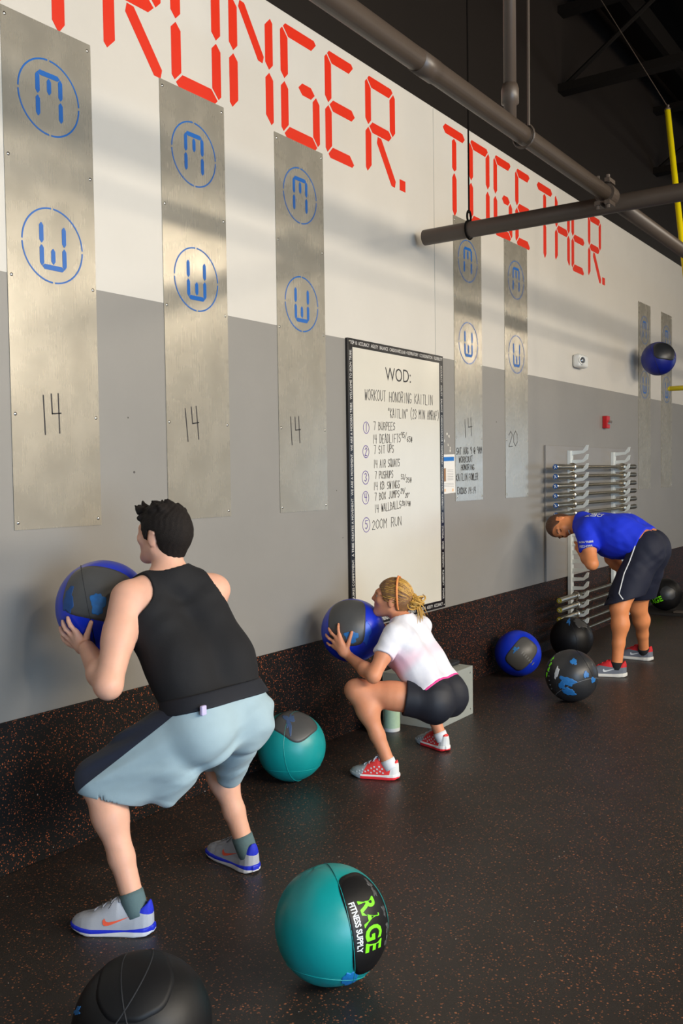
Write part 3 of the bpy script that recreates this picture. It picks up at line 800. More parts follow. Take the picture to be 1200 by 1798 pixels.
def patch(c, n, up, A, B, p, rr=1.006, rag=0.0, seed=0):
    """rounded panel of half-angles A, B lying on the ball; p is the squareness; rim sunk into the shell"""
    rnd = random.Random(seed); mb = MB(); nt, nr = 64, 9
    ph = [rnd.uniform(0, 6.28) for _ in range(4)]
    vs = [on_ball(c, n, up, 0, 0, BR * rr)]; fs = []
    for k in range(1, nr + 2):
        q = min(k / nr, 1.0)
        r = BR * (rr if k <= nr else 0.985)
        for i in range(nt):
            t = 2 * math.pi * i / nt
            ca, sa = math.cos(t), math.sin(t)
            g = (abs(ca) ** p + abs(sa) ** p) ** (-1.0 / p)
            g *= 1 + rag * (math.sin(3 * t + ph[0]) * 0.5 + math.sin(5 * t + ph[1]) * 0.35 + math.sin(9 * t + ph[2]) * 0.25)
            vs.append(on_ball(c, n, up, A * q * g * ca, B * q * g * sa, r))
    for i in range(nt): fs.append((0, 1 + i, 1 + (i + 1) % nt))
    for k in range(nr):
        for i in range(nt):
            a = 1 + k * nt
            fs.append((a + i, a + nt + i, a + nt + (i + 1) % nt, a + (i + 1) % nt))
    return mb.add(vs, fs)
def seam(c, axis, r=1.002, a0=0.0, a1=2 * math.pi, off=0.0, w=0.0016):
    ax = Vector(axis).normalized(); u, v = frame_of(ax); m = 64
    cc = Vector(c) + ax * BR * off; q = math.sqrt(max(0, 1 - off * off)) * BR * r
    return MB().tube([cc + (u * math.cos(a0 + (a1 - a0) * k / m) + v * math.sin(a0 + (a1 - a0) * k / m)) * q for k in range(m + 1)], w, 6)
def ball_text(s, c, n, up, size, bold, m, parent, rr=1.014, shift=(0, 0), width=None, name='lettering'):
    v, f = text_mesh(s, 1.0, bold)
    w = v[:, 0].max(); sx = size if width is None else width / w
    out = [on_ball(c, n, up, shift[0] + (q[0] - w / 2) * sx / BR, shift[1] + (q[1] - 0.35) * size / BR, BR * rr) for q in v]
    bm_v = np.array([tuple(q) for q in out])
    return link_mesh(name, bm_v, f, m, parent)

M_TEAL = mat('teal_vinyl', srgb(10, 146, 146), 0.38, var=0.10, scale=9.0, bump=0.12, bscale=60.0)
M_BLUEB = mat('blue_vinyl', srgb(8, 48, 198), 0.36, var=0.14, scale=9.0, bump=0.12, bscale=60.0)
M_GREYB = mat('grey_vinyl', srgb(74, 74, 74), 0.42, var=0.16, scale=12.0, bump=0.15, bscale=70.0)
M_BLKB = mat('black_vinyl', srgb(40, 42, 46), 0.40, var=0.18, scale=12.0, bump=0.15, bscale=70.0)
M_DARKB = mat('deep_black_vinyl', srgb(14, 14, 16), 0.48, spec=0.35, var=0.2, scale=12.0, bump=0.15, bscale=70.0)
M_WORN = mat('worn_blue_mark', srgb(36, 110, 178), 0.5, var=0.45, scale=55.0)
M_WORNW = mat('worn_white_mark', srgb(196, 200, 204), 0.5, var=0.2, scale=80.0)
M_STITCH = mat('stitching', srgb(30, 32, 36), 0.7)
M_STITCHL = mat('pale_stitching', srgb(120, 124, 128), 0.7)
M_LIME = mat('lime_print', srgb(120, 232, 20), 0.5, var=0.05)
M_WPRINT = mat('white_print', srgb(218, 222, 226), 0.5, var=0.06)

def ball(c, label, shell_mat, axis):
    b = thing('wall_ball', (c[0], c[1], c[2] - BR), label, 'medicine ball', 'wall balls in the gym')
    ball_shell(MB(), c, axis=axis).build('shell', shell_mat, b, smooth=True)
    return b
# 1 teal ball in front, lettered strip
c = (2.364, -1.564, BR); v, r, u = ball_basis(c)
n = ball_dir(c, 0.74, 0.02); up = (u * 0.94 - r * 0.34)
b = ball(c, 'large teal ball in the foreground with a black strip of green lettering', M_TEAL, u * 0.9 - r * 0.3 + v * 0.3)
patch(c, n, up, 0.52, 0.92, 3.2, 1.007).build('panel', M_DARKB, b, smooth=True)
tdir = -up
ball_text('RAGE', c, n, tdir.cross(n).normalized() * -1, 0.096, 0.03, M_LIME, b, 1.012, (0.02, -0.06), 0.155)
ball_text('FITNESS SUPPLY', c, n, tdir.cross(n).normalized() * -1, 0.028, 0.03, M_WPRINT, b, 1.012, (0.0, -0.375), 0.150)
for k, (aa, bb) in enumerate(((0.28, 0.45), (0.36, 0.1), (0.40, -0.2), (0.30, 0.62), (0.38, -0.42))):
    nn = (on_ball(c, n, up, -aa if False else aa, bb, 1.0) - Vector(c)).normalized()
    patch(c, nn, up, 0.05, 0.08, 2, 1.011, 0.8, 30 + k).build('worn_patch', M_GREYB, b, smooth=True)
patch(c, ball_dir(c, 0.30, -0.88), r, 0.26, 0.14, 2.4, 1.003, 0.22, 3).build('worn_patch', mat('worn_cyan', srgb(20, 120, 190), 0.5, var=0.3, scale=50.0), b, smooth=True)
seam(c, r * 0.95 + u * 0.2 - v * 0.2, 1.0, off=0.10).build('seam', M_TEAL, b)
seam(c, u * 0.95 + r * 0.15 + v * 0.2, 1.0, off=-0.72).build('seam', M_TEAL, b)
# 2 teal ball by the wall, grey top
c = (3.84, -0.262, BR); v, r, u = ball_basis(c)
b = ball(c, 'teal ball with a grey top panel against the wall between the two squatters', M_TEAL, u)
patch(c, ball_dir(c, 0.14, 0.72), (r * 0.75 - u * 0.2 + v * 0.6), 0.62, 0.62, 3.5, 1.006).build('panel', M_GREYB, b, smooth=True)
patch(c, ball_dir(c, -0.05, 0.70), r, 0.30, 0.12, 2, 1.010, 0.9, 8).build('worn_patch', mat('worn_slate', srgb(62, 84, 120), 0.5, var=0.5, scale=70.0), b, smooth=True)
seam(c, r * 0.9 + v * 0.4, 1.0, off=0.2).build('seam', M_TEAL, b)
seam(c, u * 0.97 + v * 0.2, 1.0, off=-0.55).build('seam', M_TEAL, b)
# 3 blue ball by the wall, grey band
c = (6.784, -0.225, BR); v, r, u = ball_basis(c)
b = ball(c, 'blue ball with a slanted grey panel on the floor against the wall', M_BLUEB, u)
patch(c, ball_dir(c, 0.20, -0.02), (u * 0.72 + r * 0.60), 0.52, 0.78, 4.5, 1.006).build('panel', M_GREYB, b, smooth=True)
patch(c, ball_dir(c, -0.10, 0.16), (u * 0.7 - r * 0.6), 0.13, 0.09, 2, 1.010, 0.7, 9).build('worn_patch', M_WORN, b, smooth=True)
for k in range(7):
    patch(c, ball_dir(c, 0.18 + 0.075 * k, 0.02 - 0.075 * k), (u * 0.7 + r * 0.7), 0.02, 0.07, 2, 1.009, 0.3, 60 + k).build('worn_patch', M_STITCHL, b, smooth=True)
# 4 black ball in front with worn blue marks
c = (6.225, -0.875, BR); v, r, u = ball_basis(c)
b = ball(c, 'black ball with worn blue and white patches in front of the other two', M_BLKB, u)
for k, (aa, bb, A, B, mm) in enumerate(((0.08, 0.52, 0.12, 0.13, M_WORN), (0.54, 0.05, 0.11, 0.12, M_WORN), (0.80, -0.14, 0.13, 0.10, M_WORN), (-0.15, -0.22, 0.30, 0.15, M_WORN),
                                       (-0.10, -0.62, 0.24, 0.16, M_WORN), (-0.36, -0.38, 0.12, 0.16, M_WORN), (-0.55, 0.08, 0.08, 0.22, M_WORNW))):
    patch(c, ball_dir(c, aa, bb), u + r * 0.3, A, B, 2.4, 1.008, 0.28, 12 + k).build('worn_patch', mm, b, smooth=True)
for k in range(11):
    t = 0.3 + k * 0.19
    patch(c, ball_dir(c, -0.30 - 0.55 * math.sin(t), 0.90 * math.cos(t)), u, 0.035, 0.02, 2, 1.009, 0.4, 80 + k).build('worn_patch', M_STITCHL, b, smooth=True)
for k in range(4):
    patch(c, ball_dir(c, -0.72 - 0.07 * k, 0.60 - 0.20 * k), u + r, 0.05, 0.09, 2.5, 1.009, 0.3, 90 + k).build('worn_patch', M_LIME, b, smooth=True)
seam(c, r * 0.4 + v * 0.2 - u * 0.9, 1.0, off=0.5).build('seam', M_STITCHL, b)
seam(c, r * 0.85 - v * 0.2 + u * 0.45, 1.0, off=0.55).build('seam', M_STITCH, b)
# 5 black ball behind it
c = (7.636, -0.335, BR); v, r, u = ball_basis(c)
b = ball(c, 'black ball partly hidden behind the worn one, below the yellow capped barbells', M_DARKB, u)
patch(c, ball_dir(c, 0.42, 0.72), u + r * 0.4, 0.34, 0.28, 2, 1.006, 0.3, 21).build('panel', M_GREYB, b, smooth=True)
patch(c, ball_dir(c, -0.12, 0.78), r, 0.20, 0.07, 2, 1.010, 0.7, 22).build('worn_patch', M_WORN, b, smooth=True)
patch(c, ball_dir(c, 0.50, 0.48), u, 0.05, 0.08, 2, 1.011, 0.5, 23).build('worn_patch', M_STITCH, b, smooth=True)
seam(c, r * 0.9 - v * 0.3 + u * 0.2, 1.0, off=-0.1).build('seam', M_STITCH, b)
# 6 far black ball, lettered
c = (10.66, -0.27, BR + 0.031); v, r, u = ball_basis(c)
b = ball(c, 'far black ball with green lettering on the platform behind the bent man', M_DARKB, u)
nn = ball_dir(c, -0.62, -0.42)
ball_text('RAGE', c, nn, u * 0.95 - r * 0.3, 0.085, 0.03, M_LIME, b, 1.012, (0, 0), 0.20)
patch(c, ball_dir(c, -0.82, 0.45), u + r, 0.04, 0.10, 2, 1.010, 0.4, 24).build('worn_patch', M_WORNW, b, smooth=True)
patch(c, ball_dir(c, 0.15, 0.05), u, 0.5, 0.45, 2.5, 1.006, 0.1, 25).build('panel', M_BLKB, b, smooth=True)
# 7 dark ball bottom left
c = (1.645, -1.475, BR); v, r, u = ball_basis(c)
b = ball(c, 'dark black ball cut off by the bottom edge of the picture', M_DARKB, u)
seam(c, r * 0.93 + u * 0.25 + v * 0.3, 1.0, off=0.12, w=0.0022).build('seam', M_STITCH, b)
seam(c, u * 0.6 - r * 0.75 + v * 0.2, 1.0, off=0.5, w=0.0022).build('seam', M_STITCH, b)
patch(c, ball_dir(c, -0.1, 0.72), r, 0.75, 0.55, 2.6, 1.003, 0.05, 26).build('panel', mat('soft_black_vinyl', srgb(16, 16, 18), 0.55, spec=0.3), b, smooth=True)
patch(c, ball_dir(c, -0.88, 0.30), u, 0.10, 0.05, 2, 1.010, 0.6, 27).build('worn_patch', M_WORN, b, smooth=True)
# 8 far blue ball at the right edge
c = (10.99, -0.72, BR + 0.031); v, r, u = ball_basis(c)
b = ball(c, 'dark blue ball cut off by the right edge on the low platform', mat('navy_vinyl', srgb(14, 22, 84), 0.4), u)
patch(c, ball_dir(c, 0.2, 0.3), u, 0.5, 0.6, 3, 1.006).build('panel', M_DARKB, b, smooth=True)
# 9 flying ball
c = (10.30, -0.30, 2.794); v, r, u = ball_basis(c)
b = ball(c, 'blue and black ball in mid air against the far steel panel', mat('dark_blue_vinyl', srgb(10, 26, 120), 0.4, var=0.15), u)
patch(c, ball_dir(c, 0.42, 0.52), u + r * 0.2, 0.72, 0.62, 3.5, 1.006).build('panel', M_BLKB, b, smooth=True)
seam(c, r * 0.9 + u * 0.3, 1.0, off=-0.2).build('seam', M_STITCH, b)
# 10 ball held by the man
BALL_M = Vector((2.475, -0.405, 1.095))
c = tuple(BALL_M); v, r, u = ball_basis(c)
b = ball(c, 'blue and grey ball held by the man in the black tank top', M_BLUEB, u)
patch(c, ball_dir(c, -0.12, 0.34), (u * 0.95 + r * 0.25), 0.78, 0.62, 4.0, 1.006).build('panel', M_GREYB, b, smooth=True)
patch(c, ball_dir(c, -0.10, 0.05), u, 0.15, 0.22, 2.4, 1.010, 0.25, 28).build('worn_patch', M_WORN, b, smooth=True)
patch(c, ball_dir(c, -0.70, 0.15), u, 0.14, 0.28, 2, 1.010, 0.3, 29).build('worn_patch', mat('worn_deep_blue', srgb(16, 70, 130), 0.5, var=0.3, scale=40.0), b, smooth=True)
seam(c, r * 0.95 + u * 0.15, 1.001, off=-0.3).build('seam', M_STITCH, b)
# 11 ball held by the woman
BALL_W = Vector((4.365, -0.305, 0.716))
c = tuple(BALL_W); v, r, u = ball_basis(c)
b = ball(c, 'blue and grey ball held up by the squatting woman', M_BLUEB, u)
patch(c, ball_dir(c, -0.22, 0.36), (u * 0.99 - r * 0.05), 0.62, 0.86, 4.5, 1.006).build('panel', M_GREYB, b, smooth=True)
patch(c, ball_dir(c, -0.05, -0.20), u, 0.20, 0.18, 2.4, 1.010, 0.28, 31).build('worn_patch', M_WORN, b, smooth=True)
patch(c, ball_dir(c, 0.42, -0.05), u, 0.14, 0.36, 2, 1.004, 0.3, 32).build('worn_patch', mat('pale_blue_scuff', srgb(30, 92, 214), 0.45, var=0.2, scale=30.0), b, smooth=True)
seam(c, r * 0.97 + u * 0.1, 1.007, off=-0.2, a0=0, a1=math.pi).build('seam', M_STITCHL, b)

# ------------------------------------------------------------------ organic modelling: distance fields polygonised with surface nets
def V3(*a): return np.array(a, dtype=float)
def unit(v): v = np.asarray(v, float); return v / np.linalg.norm(v)
def lerp(a, b, t): return np.asarray(a, float) * (1 - t) + np.asarray(b, float) * t
def cap(a, b, ra, rb, k=0.025):
    a = np.asarray(a, float); b = np.asarray(b, float); ab = b - a; L2 = max(ab @ ab, 1e-12)
    def fn(P):
        q = P - a
        t = np.clip((q @ ab) / L2, 0, 1)
        return np.linalg.norm(q - t[:, None] * ab, axis=1) - (ra + t * (rb - ra))
    return (fn, (a + b) / 2, math.sqrt(L2) / 2 + max(ra, rb), k)
def ell(c, r, axes=None, k=0.025):
    c = np.asarray(c, float); r = np.asarray(r, float)
    A = np.eye(3) if axes is None else np.array([unit(x) for x in axes])
    def fn(P):
        q = (P - c) @ A.T
        k0 = np.linalg.norm(q / r, axis=1); k1 = np.linalg.norm(q / (r * r), axis=1)
        return k0 * (k0 - 1.0) / np.maximum(k1, 1e-9)
    return (fn, c, float(r.max()), k)
def smin(a, b, k):
    if k <= 0: return np.minimum(a, b)
    h = np.maximum(k - np.abs(a - b), 0.0) / k
    return np.minimum(a, b) - h * h * k * 0.25
def smax(a, b, k): return -smin(-a, -b, k)
class Fd:
    def __init__(s, prims, infl=0.0, post=None): s.prims = prims; s.infl = infl; s.post = post or []
    def ev(s, P, bc=None, rad=0.0):
        d = None
        for fn, c, r, k in s.prims:
            if bc is not None and np.linalg.norm(bc - c) - r - s.infl > rad + 0.09: continue
            e = fn(P)
            d = e if d is None else smin(d, e, k)
        if d is None: return np.full(len(P), 1.0)
        d = d - s.infl
        for p in s.post: d = p(P, d)
        return d
    def bounds(s):
        lo = np.min([c - r for _, c, r, _ in s.prims], axis=0); hi = np.max([c + r for _, c, r, _ in s.prims], axis=0)
        return lo - s.infl - 0.02, hi + s.infl + 0.02
class Un:
    def __init__(s, fs, k=0.02, post=None): s.fs = fs; s.k = k; s.post = post or []
    def ev(s, P, bc=None, rad=0.0):
        d = None
        for f in s.fs:
            e = f.ev(P, bc, rad)
            d = e if d is None else smin(d, e, s.k)
        for p in s.post: d = p(P, d)
        return d
    def bounds(s):
        b = [f.bounds() for f in s.fs]
        return np.min([q[0] for q in b], axis=0), np.max([q[1] for q in b], axis=0)
_CO = np.array([(0, 0, 0), (1, 0, 0), (0, 1, 0), (1, 1, 0), (0, 0, 1), (1, 0, 1), (0, 1, 1), (1, 1, 1)])
_ED = [(0, 1), (2, 3), (4, 5), (6, 7), (0, 2), (1, 3), (4, 6), (5, 7), (0, 4), (1, 5), (2, 6), (3, 7)]
def polygonize(F, h, lo=None, hi=None, B=8):
    l2, h2 = F.bounds()
    lo = l2 if lo is None else np.asarray(lo, float); hi = h2 if hi is None else np.asarray(hi, float)
    nb = np.ceil((hi - lo) / (h * B)).astype(int)
    bi = np.stack(np.meshgrid(*[np.arange(n) for n in nb], indexing='ij'), -1).reshape(-1, 3)
    cen = lo + (bi + 0.5) * B * h
    hd = B * h * 0.8661
    dc = F.ev(cen)
    bi = bi[np.abs(dc) < hd * 1.5 + 0.012]
    g = np.stack(np.meshgrid(*[np.arange(B + 1)] * 3, indexing='ij'), -1).reshape(-1, 3)
    N = int(nb.max()) * B + 4
    keys, pos, fk, fa, fs = [], [], [], [], []
    for b in bi:
        base = b * B
        P = lo + (base + g) * h
        D = F.ev(P, lo + (b + 0.5) * B * h, hd).reshape((B + 1,) * 3)
        D = np.where(D == 0, 1e-9, D)
        s = D < 0
        if s.all() or not s.any(): continue
        C8 = np.stack([D[c[0]:c[0] + B, c[1]:c[1] + B, c[2]:c[2] + B] for c in _CO], -1)
        ins = (C8 < 0).sum(-1)
        ii = np.argwhere((ins > 0) & (ins < 8))
        if not len(ii): continue
        vals = C8[ii[:, 0], ii[:, 1], ii[:, 2]]
        acc = np.zeros((len(ii), 3)); cnt = np.zeros(len(ii))
        for a, c in _ED:
            da, db = vals[:, a], vals[:, c]
            m = (da < 0) != (db < 0)
            t = np.where(m, da / np.where(m, da - db, 1), 0)
            acc += np.where(m[:, None], _CO[a] + t[:, None] * (_CO[c] - _CO[a]), 0); cnt += m
        gi = base + ii
        keys.append(gi[:, 0] + 1 + N * (gi[:, 1] + 1) + N * N * (gi[:, 2] + 1))
        pos.append(lo + (gi + acc / cnt[:, None]) * h)
        for ax, c in ((0, 1), (1, 2), (2, 4)):
            m = (vals[:, 0] < 0) != (vals[:, c] < 0)
            if m.any():
                fk.append(gi[m]); fa.append(np.full(m.sum(), ax)); fs.append(vals[m, 0] < 0)
    keys = np.concatenate(keys); pos = np.concatenate(pos); fk = np.concatenate(fk); fa = np.concatenate(fa); fs = np.concatenate(fs)
    o = np.argsort(keys); keys = keys[o]; pos = pos[o]
    quads = []
    for ax in range(3):
        m = fa == ax
        c = fk[m]; sg = fs[m]
        u, w = (ax + 1) % 3, (ax + 2) % 3
        q = []
        for du, dw in ((-1, -1), (0, -1), (0, 0), (-1, 0)):
            cc = c.copy(); cc[:, u] += du; cc[:, w] += dw
            kk = cc[:, 0] + 1 + N * (cc[:, 1] + 1) + N * N * (cc[:, 2] + 1)
            j = np.clip(np.searchsorted(keys, kk), 0, len(keys) - 1)
            q.append(np.where(keys[j] == kk, j, -1))
        q = np.stack(q, 1)
        ok = (q >= 0).all(1)
        q = q[ok]; sg = sg[ok]
        q[~sg] = q[~sg][:, ::-1]
        quads.append(q)
    return pos, np.concatenate(quads)
def relax(pos, quads, it=1, f=0.5):
    for _ in range(it):
        acc = np.zeros_like(pos); n = np.zeros(len(pos))
        for a, b in ((0, 1), (1, 2), (2, 3), (3, 0)):
            np.add.at(acc, quads[:, a], pos[quads[:, b]]); np.add.at(n, quads[:, a], 1)
            np.add.at(acc, quads[:, b], pos[quads[:, a]]); np.add.at(n, quads[:, b], 1)
        pos = pos * (1 - f) + f * acc / np.maximum(n, 1)[:, None]
    return pos
def sdf_obj(name, F, h, m, parent, attrs=None, lo=None, hi=None, rel=1):
    pos, q = polygonize(F, h, lo, hi)
    if rel: pos = relax(pos, q, rel, 0.5)
    at = {k: fn(pos) for k, fn in attrs.items()} if attrs else None
    return link_mesh(name, pos, q.tolist(), m, parent, smooth=True, attrs=at)
def half(n, p0, k=0.004):
    """post op: keep the side where (p - p0) . n < 0"""
    n = unit(n); p0 = np.asarray(p0, float)
    return (lambda P, d: smax(d, (P - p0) @ n, k)) if k else (lambda P, d: np.maximum(d, (P - p0) @ n))
def carve(c, r, k=0.004):
    c = np.asarray(c, float)
    return lambda P, d: smax(d, r - np.linalg.norm(P - c, axis=1), k)
def carve_cap(a, b, ra, rb, k=0.0):
    fn = cap(a, b, ra, rb)[0]
    return lambda P, d: smax(d, -fn(P), k)
def folds(amp, waves):
    """cloth folds: a few plane waves pushed along the surface"""
    def fn(P, d):
        s = 0
        wx = 1.6 * np.sin(P[:, 2] * 17 + P[:, 1] * 9 + 1) + 1.3 * np.sin(P[:, 0] * 21 - P[:, 2] * 8)
        en = 0.55 + 0.45 * np.sin(P[:, 0] * 13 + P[:, 1] * 11 - P[:, 2] * 15 + 2)
        for (dx, dy, dz, ph) in waves:
            w = np.sin(P[:, 0] * dx + P[:, 1] * dy + P[:, 2] * dz + ph + wx)
            s = s + np.sign(w) * np.abs(w) ** 1.5
        return d + amp * en * s / len(waves)
    return fn
def trace(F, p, d, n=60):
    p = np.asarray(p, float).copy(); d = unit(d)
    for _ in range(n):
        e = F.ev(p[None])[0]
        if e < 0.0006: break
        p = p + d * max(e * 0.8, 0.0005)
    return p

# ---- body pieces
def head_frame(c, up, fwd):
    up = unit(up); fwd = np.asarray(fwd, float); fwd = unit(fwd - up * (fwd @ up)); left = np.cross(up, fwd)
    return np.asarray(c, float), up, fwd, left
def head_prims(c, up, f, l, s=1.0, nose=1.0, jaw=1.0, mouth_open=0.0):
    X = lambda a, b, d: c + s * (l * a + f * b + up * d)
    A = (l, f, up)
    pr = [ell(X(0, -0.014, 0.024), s * V3(0.076, 0.098, 0.088), A, 0.03), ell(X(0, 0.030, -0.034), s * V3(0.057 * jaw, 0.066, 0.080), A, 0.04)]
    for q in (-1, 1):
        pr += [cap(X(q * 0.050 * jaw, -0.005, -0.055), X(q * 0.014, 0.066, -0.098), 0.019 * s, 0.017 * s, 0.03),
               cap(X(q * 0.012, 0.088, 0.024), X(q * 0.046, 0.070, 0.020), 0.011 * s, 0.010 * s, 0.018),
               ell(X(q * 0.040, 0.066, -0.020), s * V3(0.022, 0.018, 0.020), A, 0.022),
               ell(X(q * 0.077, -0.012, -0.010), s * V3(0.008, 0.019, 0.032), (l + 0.25 * q * -f, f + 0.25 * q * l, up), 0.006),
               cap(X(q * 0.083, -0.022, 0.012), X(q * 0.080, 0.000, 0.018), 0.006 * s, 0.005 * s, 0.005),
               cap(X(q * 0.010, 0.096, -0.030), X(q * 0.013, 0.090, -0.033), 0.007 * s, 0.006 * s, 0.008)]
    pr += [cap(X(0, 0.094, 0.014), X(0, 0.094 + 0.020 * nose, -0.024), 0.0085 * s, 0.0115 * s, 0.014),
           cap(X(-0.014, 0.088, -0.052), X(0.014, 0.088, -0.052), 0.0075 * s, 0.0075 * s, 0.010),
           cap(X(-0.012, 0.086, -0.066 - mouth_open), X(0.012, 0.086, -0.066 - mouth_open), 0.008 * s, 0.008 * s, 0.010),
           ell(X(0, 0.078, -0.098), s * V3(0.020, 0.017, 0.017), A, 0.02)]
    return pr
def head_posts(c, up, f, l, s=1.0, mouth_open=0.0):
    X = lambda a, b, d: c + s * (l * a + f * b + up * d)
    po = [carve(X(q * 0.033, 0.104, 0.001), 0.019 * s, 0.012) for q in (-1, 1)]
    po.append(carve_cap(X(-0.016, 0.100, -0.059 - mouth_open / 2), X(0.016, 0.100, -0.059 - mouth_open / 2), (0.004 + mouth_open / 2) * s, (0.004 + mouth_open / 2) * s, 0.003))
    return po
def hair_field(c, up, f, l, s, xs, lb, thick=0.013, extra=None, amp=0.0025):
    X = lambda a, b, d: c + s * (l * a + f * b + up * d)
    pr = [ell(X(0, -0.014, 0.026), s * V3(0.076 + thick, 0.098 + thick, 0.088 + thick), (l, f, up), 0.02), cap(X(0, -0.060, -0.01), X(0, -0.052, -0.06), 0.052 * s, 0.046 * s, 0.04)] + (extra or [])
    def cut(P, d):
        q = (P - c) / s
        fx = q @ f; ux = q @ up; lx = q @ l
        d = np.maximum(d, (np.interp(fx, xs, lb) - ux) * 0.75 * s)
        return d + amp * np.sin(lx * 170 + 4 * np.sin(fx * 43 + ux * 21) + ux * 60) * np.cos(ux * 70 + fx * 90 + 2 * np.sin(lx * 50)) + amp * 0.6 * np.sin(fx * 230 + lx * 190 + ux * 140 + 3 * np.sin(ux * 60))
    return Fd(pr, 0.0, [cut])
def arm(s, e, w, r0=0.054, r1=0.043, r2=0.028, k=0.02):
    m = lerp(e, w, 0.33)
    return [cap(s, lerp(s, e, 0.5), r0, r0 * 0.93, k), cap(lerp(s, e, 0.4), e, r0 * 0.95, r1 * 0.95, k), cap(e, m, r1, r1 * 1.02, k), cap(m, w, r1 * 1.0, r2, k)]
def leg(h, kn, an, r0=0.088, r1=0.056, r2=0.036, back=(0, -1, 0), k=0.02, calf=1.0):
    b = np.asarray(back, float)
    c1 = lerp(kn, an, 0.28) + b * 0.013 * calf
    c2 = lerp(kn, an, 0.62) + b * 0.006
    return [cap(h, lerp(h, kn, 0.55), r0, r0 * 0.84, k), cap(lerp(h, kn, 0.5), kn, r0 * 0.86, r1, k), cap(kn, c1, r1 * 0.95, r1 * 0.94 * calf, 0.05), cap(c1, c2, r1 * 0.93 * calf, r1 * 0.74, 0.05),
            cap(c2, an, r1 * 0.74, r2, k), cap(an, an + V3(0, 0, -0.045), r2 * 0.88, r2 * 0.65, k), ell(kn - b * 0.022, (r1 * 0.66,) * 3, None, 0.03)]
def fingers_on_ball(H, center, R, rf=0.0088):
    """palm and five fingers laid on a ball; H holds knuckles, tips, wrist"""
    g = []
    ce = np.asarray(center, float)
    def on(p, lift): p = np.asarray(p, float); u = unit(p - ce); return ce + u * (R + lift)
    palm = []
    for a in 'imrp':
        palm.append(cap(on(H['w2'], 0.026), on(H[a + 'k'], 0.014), 0.021, 0.0125, 0.012))
    palm.append(cap(H['wr'], on(H['w2'], 0.026), 0.025, 0.022, 0.02))
    palm.append(cap(on(H['tr'], 0.022), on(lerp(H['ik'], H['w2'], 0.4), 0.016), 0.019, 0.014, 0.012))
    g.append(Fd(palm))
    for a, sc in (('i', 1.0), ('m', 1.03), ('r', 0.98), ('p', 0.86)):
        k0, tp = on(H[a + 'k'], 0.014), H[a + 't']
        p1 = on(lerp(H[a + 'k'], tp, 0.45), 0.017); p2 = on(lerp(H[a + 'k'], tp, 0.76), 0.013); p3 = on(tp, 0.008)
        g.append(Fd([cap(k0, p1, rf * 1.12 * sc, rf * sc, 0.004), cap(p1, p2, rf * 1.02 * sc, rf * 0.94 * sc, 0.004), cap(p2, p3, rf * 0.94 * sc, rf * 0.78 * sc, 0.004)]))
    g.append(Fd([cap(on(H['tr'], 0.022), on(H['tk'], 0.016), 0.0165, 0.0118, 0.006), cap(on(H['tk'], 0.016), on(H['tt'], 0.009), 0.0115, 0.0088, 0.004)]))
    return g
def grip_hand(wr, f, n, side=1, curl=(0.35, 0.5, 0.4), rf=0.009, spread=0.12):
    """free hand: f points along the fingers, n out of the palm; side=+1 thumb towards f x n"""
    f = unit(f); n = np.asarray(n, float); n = unit(n - f * (f @ n)); t = np.cross(f, n) * side
    wr = np.asarray(wr, float)
    g = []; palm = []
    ks = []
    for off, L in ((0.028, 0.072), (0.009, 0.080), (-0.011, 0.074), (-0.029, 0.058)):
        kn = wr + f * (0.092 - abs(off) * 0.25) + t * off
        palm.append(cap(wr + f * 0.02 + t * off * 0.55, kn, 0.017, 0.0118, 0.012)); ks.append((kn, off, L))
    palm.append(cap(wr - f * 0.02, wr + f * 0.02, 0.026, 0.022, 0.02))
    g.append(Fd(palm))
    for kn, off, L in ks:
        d = unit(f + t * off / 0.029 * spread); p = kn; pr = []; a = 0.0; rr = rf
        for q, cu in zip((0.45, 0.31, 0.24), curl):
            a += cu
            e = p + (d * math.cos(a) + n * math.sin(a)) * L * q
            pr.append(cap(p, e, rr, rr * 0.93, 0.004)); p = e; rr *= 0.93
        g.append(Fd(pr))
    b0 = wr + f * 0.028 + t * 0.028; b1 = b0 + unit(f * 0.75 + t * 0.6 + n * 0.35) * 0.044; b2 = b1 + unit(f * 0.9 + t * 0.25 + n * 0.4) * 0.032
    g.append(Fd([cap(b0, b1, 0.0165, 0.0115, 0.006), cap(b1, b2, 0.0112, 0.009, 0.004)]))
    return g

